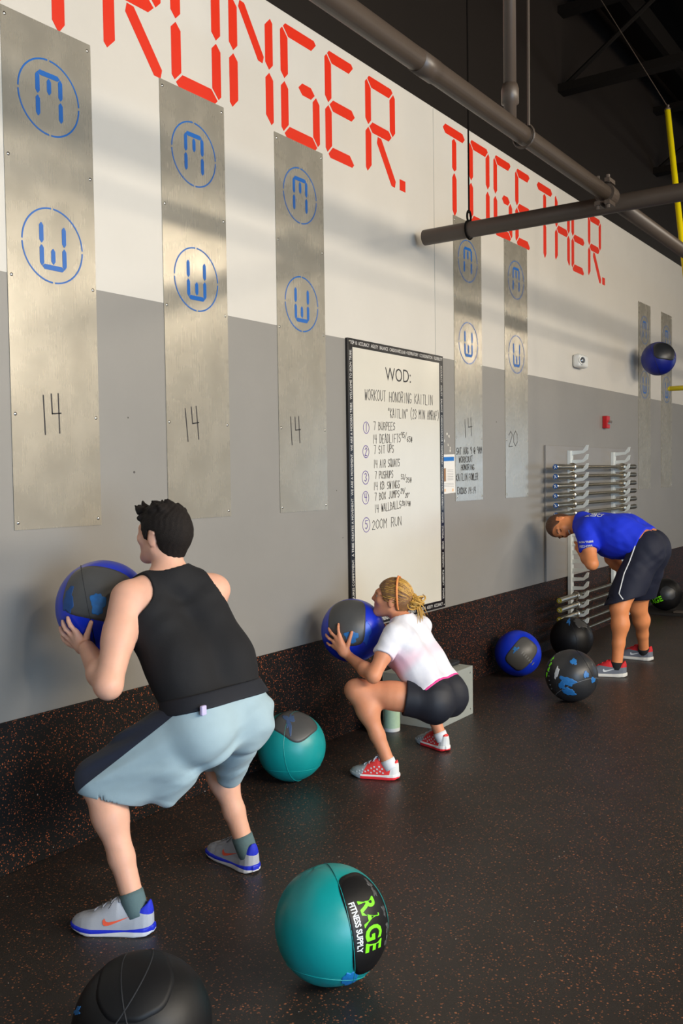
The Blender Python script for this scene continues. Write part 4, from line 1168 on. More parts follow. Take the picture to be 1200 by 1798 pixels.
# ---- shoes
def shoe(root, name, heel, toe_dir, L, side, mats, colour_attrs, swoosh=None, dots=None):
    d2 = unit(V3(toe_dir[0], toe_dir[1], 0)); lf = V3(-d2[1], d2[0], 0); hp = V3(heel[0], heel[1], 0)
    def W(p): p = np.asarray(p, float).reshape(-1, 3); return hp + p[:, :1] * d2 + p[:, 1:2] * lf + p[:, 2:3] * V3(0, 0, 1)
    xs = np.array([0, .03, .08, .18, .35, .5, .7, .83, .93, .985, 1.0]) * L
    ws = np.array([0.012, .027, .036, .041, .040, .043, .0485, .0465, .037, .025, .012]) * L / 0.29
    hx = np.array([0, .03, .10, .2, .30, .40, .47, .6, .75, .88, .96, 1.0]) * L
    hs = np.array([.090, .116, .110, .094, .096, .116, .110, .087, .067, .056, .045, .032]) * L / 0.29
    spr = lambda x: np.interp(x / L, [0, .06, .2, .75, 1.0], [.008, .002, 0, 0, .016])
    cen = lambda x: np.interp(x / L, [0, .4, .75, 1.0], [0, .003, .002, -.010]) * side
    def up_d(P):
        x, y, z = P[:, 0], P[:, 1] - cen(P[:, 0]), P[:, 2]
        w = np.interp(x, xs, ws); h = np.interp(x, hx, hs)
        k = ((np.abs(y) / w) ** 2.5 + (np.maximum(z, 0) / h) ** 2.6) ** (1 / 2.55)
        d = (k - 1) * np.minimum(w, h) * 0.8
        d = np.maximum(d, np.maximum(-x, x - L) * 0.9)
        d = np.maximum(d, 0.014 - z)
        q = np.stack([(x - 0.062 * L / .29) / 0.046, y / 0.031, (z - 0.122) / 0.052], 1)
        return smax(d, -(np.linalg.norm(q, axis=1) - 1) * 0.028, 0.006)
    def so_d(P):
        x, y, z = P[:, 0], P[:, 1] - cen(P[:, 0]), P[:, 2]
        w = np.interp(x, xs, ws) * 1.03 + 0.004
        top = np.interp(x / L, [0, .1, .3, .7, 1.0], [.036, .032, .026, .025, .030])
        d = np.maximum(np.abs(y) - w, np.maximum(-0.006 - x, x - L - 0.004))
        d = smax(d * 0.85, z - top, 0.008)
        return smax(d, spr(x) - z, 0.006)
    class LF:
        def __init__(s, fn): s.fn = fn
        def ev(s, P, bc=None, rad=0): return s.fn(P)
        def bounds(s): return V3(-0.02, -0.065, -0.01), V3(L + 0.02, 0.065, 0.135)
    part = thing_part = None
    p1, q1 = polygonize(LF(up_d), 0.0034); p1 = relax(p1, q1, 1)
    p2, q2 = polygonize(LF(so_d), 0.0034); p2 = relax(p2, q2, 1)
    at = {k: fn(p1, L) for k, fn in colour_attrs.get('upper', {}).items()}
    upo = link_mesh(name, W(p1), q1.tolist(), mats['upper'], root, smooth=True, attrs=at)
    at = {k: fn(p2, L) for k, fn in colour_attrs.get('sole', {}).items()}
    link_mesh('sole', W(p2), q2.tolist(), mats['sole'], upo, smooth=True, attrs=at)
    def surf(x, z, sd, off=0.0012):
        w = float(np.interp(x, xs, ws)); h = float(np.interp(x, hx, hs))
        y = w * max(0.0, 1 - (z / h) ** 2.6) ** (1 / 2.5) + off
        return (x, sd * y + float(cen(np.array([x]))[0]), z)
    lc = MB()
    for k in range(6):
        x = L * (0.40 + 0.052 * k); h = float(np.interp(x, hx, hs))
        pts = []
        for j in range(7):
            yy = (-1 + 2 * j / 6) * 0.021
            w = float(np.interp(x, xs, ws))
            zz = h * max(0.0, 1 - (abs(yy) / w) ** 2.5) ** (1 / 2.6)
            pts.append(W((x + (0.008 if (k % 2) else -0.008) * (j / 3 - 1), yy + float(cen(np.array([x]))[0]), zz + 0.002))[0])
        lc.tube([Vector(p) for p in pts], 0.0028, 6)
    lc.tube([Vector(W(p)[0]) for p in ((L * .41, 0.004, .112), (L * .44, 0.02, .116), (L * .5, .03, .092), (L * .46, .018, .108), (L * .41, -.002, .114), (L * .45, -.02, .114), (L * .5, -.03, .09))], 0.0024, 6)
    lc.build('laces', mats['laces'], upo, smooth=True)
    if swoosh:
        for sd in (-1, 1):
            pl = [(0.0, .34), (.015, .10), (.08, -.02), (.20, .0), (.35, .10), (.6, .30), (1.0, .64), (.62, .42), (.40, .31), (.25, .25), (.15, .27), (.10, .36), (.085, .5)]
            vs = []
            x0, x1, z0, zh = L * 0.56, L * 0.24, 0.040, 0.048
            for (a, b) in pl: vs.append(W(surf(x0 + (x1 - x0) * a, z0 + zh * b, sd, 0.0022))[0])
            ce = W(surf(x0 + (x1 - x0) * 0.16, z0 + zh * 0.12, sd, 0.0032))[0]
            n = len(vs)
            tri = [(0, 1, 12), (1, 11, 12), (1, 2, 11), (2, 10, 11), (2, 3, 10), (3, 9, 10), (3, 4, 9), (4, 8, 9), (4, 5, 8), (5, 7, 8), (5, 6, 7)]
            link_mesh('side_mark', vs, [t if sd > 0 else t[::-1] for t in tri], swoosh, upo)
    if dots:
        dm = MB()
        for sd in (-1, 1):
            for (a, b, s) in dots:
                x = L * a
                cs = [W(surf(x + s * u, b + s * w_, sd, 0.0022))[0] for u, w_ in ((-1.2, -.9), (.8, -.9), (1.2, .9), (-.8, .9))]
                dm.add([Vector(c) for c in cs], [(0, 1, 2, 3) if sd > 0 else (3, 2, 1, 0)])
        dm.build('white_dots', mats['dots'], upo)
    return upo
def sock(root, an, axis, r, h, m):
    a = np.asarray(an, float); ax = unit(axis)
    MB().tube([Vector(a + ax * (-0.035 + (h + 0.035) * k / 4)) for k in range(5)], r, 20, radii=[r * .93, r * .96, r * .99, r, r]).build('sock', m, root, smooth=True)

# ------------------------------------------------------------------ people
def skin(name, col, var=0.08): return mat(name, col, 0.48, var=var, scale=30.0, bump=0.06, bscale=500.0, sss=0.12, spec=0.35)
SK1 = skin('fair_skin', srgb(226, 172, 146)); SK2 = skin('tanned_skin', srgb(216, 146, 110)); SK3 = skin('sun_tanned_skin', srgb(220, 140, 90))
CL_BLACK = mat('black_jersey', srgb(13, 13, 17), 0.85, var=0.12, bump=0.2, bscale=400.0)
HAIR_DK = mat('dark_brown_hair', srgb(30, 24, 21), 0.8, var=0.6, scale=120.0, bump=0.9, bscale=320.0, spec=0.25)
HAIR_LB = mat('light_brown_hair', srgb(128, 92, 58), 0.5, var=0.4, scale=90.0, bump=0.6, bscale=260.0)
HAIR_BL = mat('blonde_hair', srgb(200, 156, 74), 0.42, var=0.4, scale=60.0)
HAIR_BR = mat('short_brown_hair', srgb(84, 52, 34), 0.55, var=0.4, scale=120.0, bump=0.6, bscale=300.0)

def person(loc, label):
    return thing('person', loc, label, 'person')
def surf_text(F, s, o, right, upv, nrm, size, m, parent, bold=0.02, name='print', lift=0.003):
    v, f = text_mesh(s, 1.0, bold)
    out = []
    for q in v:
        p = np.asarray(o, float) + unit(right) * q[0] * size + unit(upv) * q[1] * size + unit(nrm) * 0.12
        p = trace(F, p, -unit(nrm)); out.append(p + unit(nrm) * lift)
    return link_mesh(name, out, f, m, parent)

# ======== man in the black tank top
M1 = person((2.55, -0.85, 0), 'man in a black tank top and grey shorts squatting with a ball')
lh, rh = V3(2.455, -0.905, .70), V3(2.635, -0.935, .70)
lk, rk = V3(2.250, -0.612, .508), V3(2.825, -0.640, .470)
la, ra = V3(2.245, -0.800, .09), V3(2.855, -0.790, .09)
ls, rs = V3(2.365, -0.665, 1.155), V3(2.700, -0.790, 1.155)
le, re = V3(2.205, -0.735, .872), V3(2.815, -0.600, .925)
lw, rw = V3(2.305, -0.510, .962), V3(2.700, -0.440, .985)
nk = V3(2.535, -0.712, 1.205)
hc, hu, hf, hl = head_frame((2.545, -0.672, 1.378), (0.0, -0.10, 1), (-0.10, 1, 0.06))
lsi, rsi = V3(2.445, -0.695, 1.085), V3(2.625, -0.765, 1.085)
lm, rm = V3(2.465, -0.825, .90), V3(2.635, -0.885, .90)
torso = [cap(lh + V3(0.015, 0, .04), lm, .112, .100, .06), cap(rh + V3(-0.015, 0, .04), rm, .112, .100, .06), cap(lm, lsi, .100, .104, .06), cap(rm, rsi, .100, .104, .06),
         cap(nk, lerp(nk, ls, 0.85), .062, .058, .05), cap(nk, lerp(nk, rs, 0.85), .062, .058, .05), ell(lh + V3(0.0, -0.045, -0.01), (.104, .104, .112), None, .05), ell(rh + V3(0.0, -0.045, -0.01), (.104, .104, .112), None, .05)]
neck = [cap(nk + V3(0, 0, -.02), hc - hu * 0.05 - hf * 0.022, .062, .056, .03)]
HM = {'it': (2.287, -0.423, 1.076), 'ik': (2.305, -0.451, 1.024), 'mt': (2.289, -0.389, 1.058), 'mk': (2.306, -0.426, 1.011), 'rt': (2.303, -0.358, 1.030), 'rk': (2.315, -0.401, 0.993),
      'pt': (2.325, -0.340, 0.999), 'pk': (2.338, -0.369, 0.969), 'tt': (2.325, -0.512, 1.060), 'tk': (2.327, -0.487, 1.012), 'tr': (2.335, -0.470, 0.978), 'w2': (2.335, -0.455, 0.968), 'wr': tuple(lw)}
hands = fingers_on_ball(HM, BALL_M, BR)
cm_ = np.array(BALL_M)
def mirror_hand(H, c, plane_n):
    n = unit(plane_n); out = {}
    for k, p in H.items():
        q = np.asarray(p, float) - c
        out[k] = tuple(c + q - 2 * n * (q @ n))
    return out
HMR = mirror_hand(HM, cm_, (1, -0.15, 0)); HMR['wr'] = tuple(rw)
hands += fingers_on_ball(HMR, BALL_M, BR)
body = Un([Fd(torso + neck), Fd(head_prims(hc, hu, hf, hl, .99), 0, head_posts(hc, hu, hf, hl, .99)), Fd(arm(ls, le, lw, .062, .049, .031)), Fd(arm(rs, re, rw, .060, .047, .031)),
           Fd(leg(lh, lk, la, .092, .060, .036)), Fd(leg(rh, rk, ra, .092, .058, .036))], 0.022)
bodyf = Un([body, Un(hands[:6], 0.005), Un(hands[6:], 0.005)], 0.012)
sdf_obj('body', bodyf, 0.005, SK1, M1)
# tank top
spine = unit((ls + rs) / 2 - (lh + rh) / 2)
hem_p = (lh + rh) / 2 + spine * 0.065
hemn = unit(V3(0, spine[1] * 0.6, spine[2]))
sh_d = unit(rs - ls)
tank = Fd(torso, 0.010, [carve(ls + V3(-.035, -.012, 0.030) , .108), carve(rs + V3(.040, -.010, 0.030), .104), carve(nk + V3(0, .035, .085), .098), half(-hemn, hem_p),
      folds(.0035, [(20, 14, 60, 0), (-34, 20, 44, 1), (8, -60, 34, 2)])])
sdf_obj('tank_top', tank, 0.0042, CL_BLACK, M1, rel=2)
# shorts: grey with navy front panels, loose legs
def tube_open(a, b, ra, rb): return carve_cap(a, b, ra, rb)
pel = [ell(lh + V3(0.0, -0.042, -.01), (.124, .122, .132), None, .05), ell(rh + V3(0.0, -0.042, -.01), (.120, .118, .130), None, .05), cap(lh + V3(.02, 0, .05), rh + V3(-.02, 0, .05), .122, .120, .05)]
ll = [cap(lh, lk + V3(.01, -.01, 0), .128, .086, .05), cap(lerp(lh, lk, .35) + V3(.02, -.04, -.05), lk + V3(.04, -.07, -.05), .095, .082, .06), cap(lerp(lh, lk, .4) + V3(0.03, -.07, -.1), V3(2.385, -0.83, .44), .07, .035, .06)]
rl = [cap(rh, rk, .116, .092, .05), cap(lerp(rh, rk, .3) + V3(0, -.05, -.05), V3(2.755, -0.80, .42), .085, .055, .05)]
fw1 = folds(.0100, [(8, 30, 78, 0), (-20, 48, 96, 1.2), (-30, 10, 60, 2.4)])
shl = Fd(ll + [cap(lh, lk, .108, .076, .03)], 0, [fw1, half((-.27, .07, -.96), (2.2, -0.65, .458)), carve_cap(lk + V3(.01, -.05, -.055), lk + V3(.03, -.12, -.20), .066, .082)])
shr = Fd(rl + [cap(rh, rk, .110, .086, .03)], 0, [fw1, half((0, .25, -1), (2.8, -0.75, .372)), carve_cap(rk + V3(0, -.02, -.05), rk + V3(0, -.08, -.18), .064, .075)])
shp = Fd(pel, 0, [fw1])
shorts = Un([shp, shl, shr], 0.03, [half(hemn, hem_p + spine * 0.02)])
def navy(P):
    out = np.full(len(P), -1.0)
    for h_, k_, cond, nn in ((lh, lk, P[:, 0] < 2.555, V3(-.25, .75, .75)), (rh, rk, P[:, 0] >= 2.555, V3(.25, .75, .75))):
        ax = unit(k_ - h_); n_ = unit(nn - ax * (nn @ ax))
        q = P - h_
        v = q @ n_ - 0.060 + 0.062 * np.clip((q @ ax) / np.linalg.norm(k_ - h_), 0, 1.2)
        out = np.where(cond, v, out)
    return out
M_SHORTS = mat_two('grey_shorts_cloth', srgb(158, 180, 188), [('navy', srgb(24, 32, 52))], 0.8, 0.2, 0.1)
sdf_obj('shorts', shorts, 0.0055, M_SHORTS, M1, {'navy': navy}, rel=2)
band = Fd(torso + pel, 0.004, [half(-hemn, hem_p - spine * 0.008), half(hemn, hem_p + spine * 0.050)])
sdf_obj('waistband', band, 0.005, mat('navy_waistband', srgb(19, 22, 31), 0.8, var=0.1, bump=0.3, bscale=500.0), M1)
tp = trace(band, V3(2.30, -1.10, .785), V3(.7, 0.72, 0))
MB().box(tp[0] - .018, tp[0] + .006, tp[1] - .012, tp[1] + .002, tp[2] - .016, tp[2] + .018).build('clothing_tag', mat('lilac_tag', srgb(196, 186, 226), 0.6), M1, bevel=0.004)
# hair
tufts = []
for k in range(26):
    rnd = random.Random(100 + k)
    a = rnd.uniform(-0.06, 0.06); b = rnd.uniform(-0.06, 0.085)
    p = hc + hl * a + hf * b + hu * (0.024 + 0.092 * math.sqrt(max(0.05, 1 - (a / .09) ** 2 - ((b + .014) / .115) ** 2)))
    tip = p + hu * rnd.uniform(.004, .020) + hf * rnd.uniform(-.006, .026) + hl * rnd.uniform(-.014, .014)
    tufts.append(cap(p, tip, .015, .004, .010))
for k in range(5):
    rnd = random.Random(300 + k)
    p = hc + hf * (0.080 + .004 * k) + hu * (0.082) + hl * (-.03 + .015 * k)
    tufts.append(cap(p, p + hu * rnd.uniform(.014, .032) + hf * rnd.uniform(.008, .026) + hl * rnd.uniform(-.008, .008), .016, .005, .010))
hair = hair_field(hc, hu, hf, hl, .99, [-.13, -.06, -.035, -.028, .012, .016, .034, .062, .085, .12], [-.078, -.078, -.072, .022, .022, -.020, -.020, .040, .058, .07], .012, tufts, .0012)
sdf_obj('hair', hair, 0.004, HAIR_DK, M1)
# shoes, socks
def uat(f): return f
GREY_U = mat_two('grey_running_mesh', srgb(176, 182, 194), [('collar', srgb(24, 44, 200))], 0.7, 0.3, 0, 600.0)
SOLE_WB = mat_two('white_blue_sole', srgb(228, 230, 236), [('stripe', srgb(20, 44, 205))], 0.5, 0.05)
SH1 = {'upper': GREY_U, 'sole': SOLE_WB, 'laces': mat('grey_laces', srgb(150, 152, 160), 0.8)}
CA1 = {'upper': {'collar': lambda p, L: np.minimum(.055 - p[:, 0], p[:, 2] - .073 - p[:, 0] * .25)}, 'sole': {'stripe': lambda p, L: p[:, 2] - (.017 + .004 * np.sin(p[:, 0] / L * 7))}}
SW1 = mat('coral_mark', srgb(255, 104, 76), 0.5, var=0.03)
shoe(M1, 'shoe', (2.272, -0.862), (-.14, .268), .300, 1, SH1, CA1, SW1)
shoe(M1, 'shoe', (2.846, -0.846), (.055, .25), .300, -1, SH1, CA1, SW1)
SOCK1 = mat('teal_grey_sock', srgb(88, 112, 116), 0.9, bump=0.3)
sock(M1, la, lk - la, .0435, .050, SOCK1); sock(M1, ra, rk - ra, .0435, .050, SOCK1)

# ======== woman in the white tee
W1 = person((4.43, -0.70, 0), 'woman in a white tee and black shorts in a deep squat with a ball')
lh, rh = V3(4.335, -0.830, .385), V3(4.500, -0.830, .385)
lk, rk = V3(4.105, -0.500, .450), V3(4.725, -0.485, .455)
la, ra = V3(4.130, -0.680, .085), V3(4.730, -0.660, .085)
ls, rs = V3(4.250, -0.640, .728), V3(4.590, -0.620, .728)
le, re = V3(4.085, -0.620, .545), V3(4.690, -0.480, .545)
lw, rw = V3(4.195, -0.395, .605), V3(4.545, -0.370, .590)
nk = V3(4.42, -0.605, .775)
hc, hu, hf, hl = head_frame((4.418, -0.535, .908), (0.02, -0.20, 1), (-0.36, 0.92, 0.18))
lsi, rsi = V3(4.335, -0.650, .675), V3(4.500, -0.635, .675)
lm, rm = V3(4.350, -0.715, .560), V3(4.490, -0.715, .560)
torso = [cap(lh + V3(.02, .01, .04), lm, .096, .084, .05), cap(rh + V3(-.02, .01, .04), rm, .094, .082, .05), cap(lm, lsi, .084, .088, .05), cap(rm, rsi, .082, .084, .05),
         cap(nk, lerp(nk, ls, .85), .052, .046, .04), cap(nk, lerp(nk, rs, .85), .052, .046, .04), ell(V3(4.36, -0.585, .60), (.05, .055, .055), None, .06), ell(V3(4.48, -0.575, .60), (.05, .055, .055), None, .06),
         ell(lh + V3(0, -.012, -.01), (.102, .102, .104), None, .06), ell(rh + V3(0, -.012, -.01), (.100, .098, .104), None, .06)]
neck = [cap(nk + V3(0, 0, -.02), hc - hu * .05 - hf * .02, .050, .045, .03)]
HW = {'it': (4.188, -0.330, 0.781), 'ik': (4.179, -0.343, 0.721), 'mt': (4.182, -0.266, 0.752), 'mk': (4.176, -0.324, 0.707), 'rt': (4.185, -0.245, 0.715), 'rk': (4.178, -0.307, 0.684),
      'pt': (4.190, -0.248, 0.670), 'pk': (4.184, -0.300, 0.657), 'tt': (4.205, -0.406, 0.738), 'tk': (4.199, -0.387, 0.675), 'tr': (4.203, -0.372, 0.642), 'w2': (4.200, -0.358, 0.636), 'wr': tuple(lw)}
hands = fingers_on_ball(HW, BALL_W, BR, .0080)
HWR = mirror_hand(HW, np.array(BALL_W), (1, -0.1, 0)); HWR['wr'] = tuple(rw)
hands += fingers_on_ball(HWR, BALL_W, BR, .0080)
body = Un([Fd(torso + neck), Fd(head_prims(hc, hu, hf, hl, .95, .72, .92), 0, head_posts(hc, hu, hf, hl, .95)), Fd(leg(lh, lk, la, .088, .053, .032)), Fd(leg(rh, rk, ra, .088, .053, .032))], 0.02)
arms = Un([Fd(arm(ls, le, lw, .046, .038, .024)), Fd(arm(rs, re, rw, .046, .038, .024))], 0.0)
bodyf = Un([Un([body, arms], 0.012), Un(hands[:6], 0.004), Un(hands[6:], 0.004)], 0.010)
sdf_obj('body', bodyf, 0.0045, SK2, W1)
fw2 = folds(.004, [(60, 40, -50, 0), (30, -70, 55, 1.5), (-55, 20, 90, 2.0)])
spine = unit((ls + rs) / 2 - (lh + rh) / 2)
al = unit(le - ls); ar = unit(re - rs)
tee_t = Fd(torso, .011, [carve(nk + V3(0, .03, .065), .070), half(-(spine + V3(0, 0.45, 0)), (lh + rh) / 2 + spine * 0.050), fw2])
tee_l = Fd([cap(ls - al * .01, lerp(ls, le, .62), .058, .060, .03)], 0, [half(al, lerp(ls, le, .50)), fw2])
tee_r = Fd([cap(rs - ar * .01, lerp(rs, re, .62), .058, .060, .03)], 0, [half(ar, lerp(rs, re, .50)), fw2])
tee = Un([tee_t, tee_l, tee_r], 0.022)
def pinkness(P):
    q = P - V3(4.27, -0.64, .56)
    return 0.125 - np.sqrt((q[:, 1] * .9 - q[:, 2] * .4) ** 2 * .55 + (q[:, 2] * .95 + q[:, 1] * .55) ** 2 * 3.2) + .012 * np.sin(P[:, 1] * 60 + P[:, 2] * 45)
def tee_mat():
    t = NT('white_tee_cloth'); co = t.coord()
    a = t.n('ShaderNodeAttribute', _attribute_name='pink')
    mr = t.n('ShaderNodeMapRange', From__Min=-0.03, From__Max=0.09)
    t.l(a.outputs['Fac'], mr.inputs['Value'])
    nz = t.n('ShaderNodeTexNoise', Scale=22.0, Detail=4.0); t.l(co, nz.inputs['Vector'])
    base = t.mix(nz.outputs['Fac'], srgb(212, 214, 228), srgb(240, 240, 246))
    t.l(t.mix(mr.outputs[0], base, srgb(244, 196, 214)), t.p.inputs['Base Color'])
    t.p.inputs['Roughness'].default_value = 0.85
    b = t.n('ShaderNodeBump', Strength=0.2, Distance=0.001)
    n2 = t.n('ShaderNodeTexNoise', Scale=420.0); t.l(co, n2.inputs['Vector']); t.l(n2.outputs['Fac'], b.inputs['Height']); t.l(b.outputs['Normal'], t.p.inputs['Normal'])
    return t.m
sdf_obj('tee_shirt', tee, 0.0045, tee_mat(), W1, {'pink': pinkness})
tl_ = unit(lk - lh); tr_ = unit(rk - rh)
shw = Un([Fd(torso[:2] + torso[-2:], .006, [half(spine + V3(0, 0.45, 0), (lh + rh) / 2 + spine * 0.075)]),
          Fd([cap(lh, lerp(lh, lk, .6), .104, .092, .03)], 0, [half(tl_, lerp(lh, lk, .37))]), Fd([cap(rh, lerp(rh, rk, .6), .104, .092, .03)], 0, [half(tr_, lerp(rh, rk, .37))])], 0.02,
         [folds(.0025, [(60, 40, 50, 0), (30, 70, -55, 1.5)])])
sdf_obj('shorts', shw, 0.005, mat('black_gym_shorts', srgb(24, 27, 38), 0.6, var=0.1, bump=0.2, bscale=500.0), W1)
pk = Fd(torso, .0090, [half(-(spine + V3(0, 0.45, 0)), (lh + rh) / 2 + spine * 0.040), half(spine + V3(0, 0.45, 0), (lh + rh) / 2 + spine * 0.058), half((0, 1, 0), (0, -.80, 0))])
sdf_obj('pink_waistband', pk, 0.004, mat_two('pink_band', srgb(236, 70, 150), [], 0.6), W1)
# hair: cap, strands, bun, headband
xs, lb = [-.13, -.06, -.04, -.03, .010, .018, .034, .062, .085, .12], [-.062, -.062, -.055, .016, .016, -.016, -.010, .040, .062, .075]
hair = hair_field(hc, hu, hf, hl, .95, xs, lb, .010, None, .0016)
sdf_obj('hair', hair, 0.004, HAIR_LB, W1)
bc_ = hc - hf * .128 + hu * .010
st = MB(); st2 = MB(); rnd = random.Random(5)
HAIR_MB = mat('mid_brown_hair', srgb(140, 100, 58), 0.45, var=0.4, scale=60.0)
for k in range(120):
    th = rnd.uniform(-0.35, math.pi + 0.35); f0 = rnd.uniform(-.05, .075)
    x = math.cos(th) * .083; u = .024 + math.sin(th) * .094
    sc_ = math.sqrt(max(.05, 1 - ((f0 + .014) / .108) ** 2))
    p0 = hc + .95 * (hl * x * sc_ + hf * f0 + hu * (.024 + (u - .024) * sc_))
    p1 = hc + .95 * (hl * x * .86 + hf * (f0 * .3 - .062) + hu * (.02 + (u - .024) * .86))
    p2 = bc_ + hf * .012 + hl * rnd.uniform(-.02, .02) + hu * rnd.uniform(-.02, .02)
    pts = []
    for j in range(8):
        t = j / 7
        q = (1 - t) ** 2 * p0 + 2 * t * (1 - t) * (p1 * 2 - (p0 + p2) / 2) * 1.0 + t * t * p2
        q = trace_out = q
        e = hair.prims[0][0](q[None])[0]
        if e < 0.001:
            g_ = unit((q - hc) - hf * ((q - hc) @ hf) * .3); q = q + g_ * (0.001 - e)
        pts.append(Vector(q))
    (st if (f0 < .01 and th > .5) or k % 3 == 0 else st2).tube(pts, .0022, 5, radii=[.0012] + [.0024] * 6 + [.0015])
st.build('hair_strands', HAIR_BL, W1, smooth=True)['kind'] = 'stuff'
st2.build('hair_strands', HAIR_MB, W1, smooth=True)['kind'] = 'stuff'
bn = MB()
for k in range(46):
    a = [rnd.gauss(0, 1) for _ in range(3)]; ax = unit(a); u_, w_ = frame_of(ax); u_ = np.array(u_); w_ = np.array(w_)
    r_ = rnd.uniform(.022, .040); ce = bc_ + np.array([rnd.gauss(0, .010) for _ in range(3)]); a0 = rnd.uniform(0, 6.28); sp = rnd.uniform(2.5, 5)
    bn.tube([Vector(ce + (u_ * math.cos(a0 + sp * j / 9) + w_ * math.sin(a0 + sp * j / 9) * .85) * r_ + ax * (.006 * math.sin(j))) for j in range(10)], .0042, 6, radii=[.0015] + [.0045] * 8 + [.001])
for k in range(20):
    d = unit(-hf * rnd.uniform(.5, 1) - hu * rnd.uniform(.2, 1.2) + hl * rnd.uniform(-.5, .5)); p = bc_ + d * .028; sw = rnd.uniform(-.02, .02)
    bn.tube([Vector(p + d * (.012 * j) + hl * sw * math.sin(j * .7) - hu * .0016 * j * j) for j in range(6)], .002, 5, radii=[.003, .003, .0025, .002, .0015, .0006])
bn.sphere(tuple(bc_), .030, 12, 8)
bn.build('hair_bun', HAIR_BL, W1, smooth=True)['kind'] = 'stuff'
hb = MB(); pts = []
for k in range(33):
    th = -0.62 + (math.pi + 1.24) * k / 32
    s_ = math.sin(th)
    pts.append(hc + .95 * (hl * math.cos(th) * .094 + hu * (.024 + .110 * s_) - hf * (.016 + .042 * (1 - s_) * .6)))
vs = []; wv = hf * .0055 + hu * .001
for p in pts:
    o_ = unit(p - hc - hu * .02)
    vs += [Vector(p - wv), Vector(p + wv), Vector(p + wv + o_ * .003), Vector(p - wv + o_ * .003)]
fs = []
for k in range(32):
    for j in range(4): fs.append((4 * k + j, 4 * k + 4 + j, 4 * k + 4 + (j + 1) % 4, 4 * k + (j + 1) % 4))
hb.add(vs, fs); hb.build('headband', mat('orange_headband', srgb(255, 150, 84), 0.6), W1, smooth=True)
for q in (-1, 1):
    e_ = hc + .95 * (hl * q * .032 + hf * .078 + hu * .002)
    MB().sphere(tuple(e_), .0108, 12, 8).build('eye', mat('eye_white', srgb(228, 224, 220), 0.2), W1, smooth=True)
    MB().sphere(tuple(e_ + hf * .0085), .0052, 10, 6).build('iris', mat('brown_iris', srgb(60, 44, 36), 0.2), W1, smooth=True)
    MB().tube([Vector(e_ + hl * q * x + hf * (.012 - abs(x - .002) * .25) + hu * (.021 - .25 * abs(x + .004))) for x in (-.016, -.006, .006, .018)], .0024, 6).build('eyebrow', HAIR_LB, W1)
RED_U = mat_two('coral_training_upper', srgb(240, 62, 62), [('toe', srgb(160, 170, 176)), ('heelp', srgb(222, 224, 224))], 0.65, 0.3, 0, 600.0)
SOLE_R = mat_two('white_red_sole', srgb(232, 232, 232), [('red', srgb(244, 50, 60)), ('grey', srgb(150, 160, 168))], 0.5, 0.05)
SH2 = {'upper': RED_U, 'sole': SOLE_R, 'laces': mat('pale_laces', srgb(190, 198, 208), 0.8), 'dots': M_WPRINT}
CA2 = {'upper': {'toe': lambda p, L: p[:, 0] - L * .70 + (p[:, 2] - .03) * .5, 'heelp': lambda p, L: np.minimum(L * .14 - p[:, 0] - (p[:, 2] - .05) * .2, .088 - p[:, 2])},
       'sole': {'red': lambda p, L: np.minimum(.017 - p[:, 2], L * .74 - p[:, 0]), 'grey': lambda p, L: p[:, 0] - L * .74}}
DOT = [(a, b, .0042) for a, b in ((.34, .045), (.40, .055), (.46, .066), (.40, .036), (.46, .046), (.52, .058), (.58, .046), (.52, .036), (.28, .038), (.30, .058), (.36, .068), (.64, .040), (.70, .034), (.76, .040), (.82, .034), (.76, .028), (.70, .048))]
shoe(W1, 'shoe', (4.150, -0.728), (-.07, .24), .265, 1, SH2, CA2, None, DOT)
shoe(W1, 'shoe', (4.715, -0.712), (.10, .24), .265, -1, SH2, CA2, None, DOT)
SOCK2 = mat('white_sock', srgb(228, 230, 236), 0.9, bump=0.3)
sock(W1, la, lk - la, .038, .018, SOCK2); sock(W1, ra, rk - ra, .038, .018, SOCK2)

# ======== man in the blue tee, bent over
M3 = person((7.5, -0.9, 0), 'man in a blue tee and navy shorts bent over laughing by the rack')
lh, rh = V3(7.385, -1.030, .955), V3(7.560, -1.030, .955)
lk, rk = V3(7.195, -0.893, .530), V3(7.690, -0.885, .470)
la, ra = V3(7.170, -0.880, .090), V3(7.895, -0.870, .090)
ls, rs = V3(7.275, -0.600, 1.095), V3(7.690, -0.590, 1.100)
le, re = V3(7.165, -0.685, .870), V3(7.745, -0.640, .860)
lw, rw = V3(7.315, -0.525, .982), V3(7.640, -0.800, .750)
nk = V3(7.475, -0.500, 1.165)
hc, hu, hf, hl = head_frame((7.445, -0.322, 1.142), (-0.26, 0.93, -0.20), (-0.74, -0.30, -0.60))
lsi, rsi = V3(7.375, -0.640, 1.120), V3(7.590, -0.635, 1.120)
lm, rm = V3(7.385, -0.830, 1.085), V3(7.575, -0.830, 1.085)
torso = [cap(lh + V3(.01, .02, .05), lm, .135, .135, .06), cap(rh + V3(-.01, .02, .05), rm, .135, .135, .06), cap(lm, lsi, .138, .122, .06), cap(rm, rsi, .138, .122, .06),
         cap(nk, lerp(nk, ls, .85), .075, .066, .05), cap(nk, lerp(nk, rs, .85), .075, .066, .05), ell(V3(7.48, -.76, 1.0), (.15, .14, .10), None, .08),
         ell(lh + V3(0, -.030, .01), (.115, .112, .120), None, .05), ell(rh + V3(0, -.030, .01), (.112, .108, .120), None, .05)]
neck = [cap(nk, hc - hu * .05 - hf * .025, .070, .062, .03)]
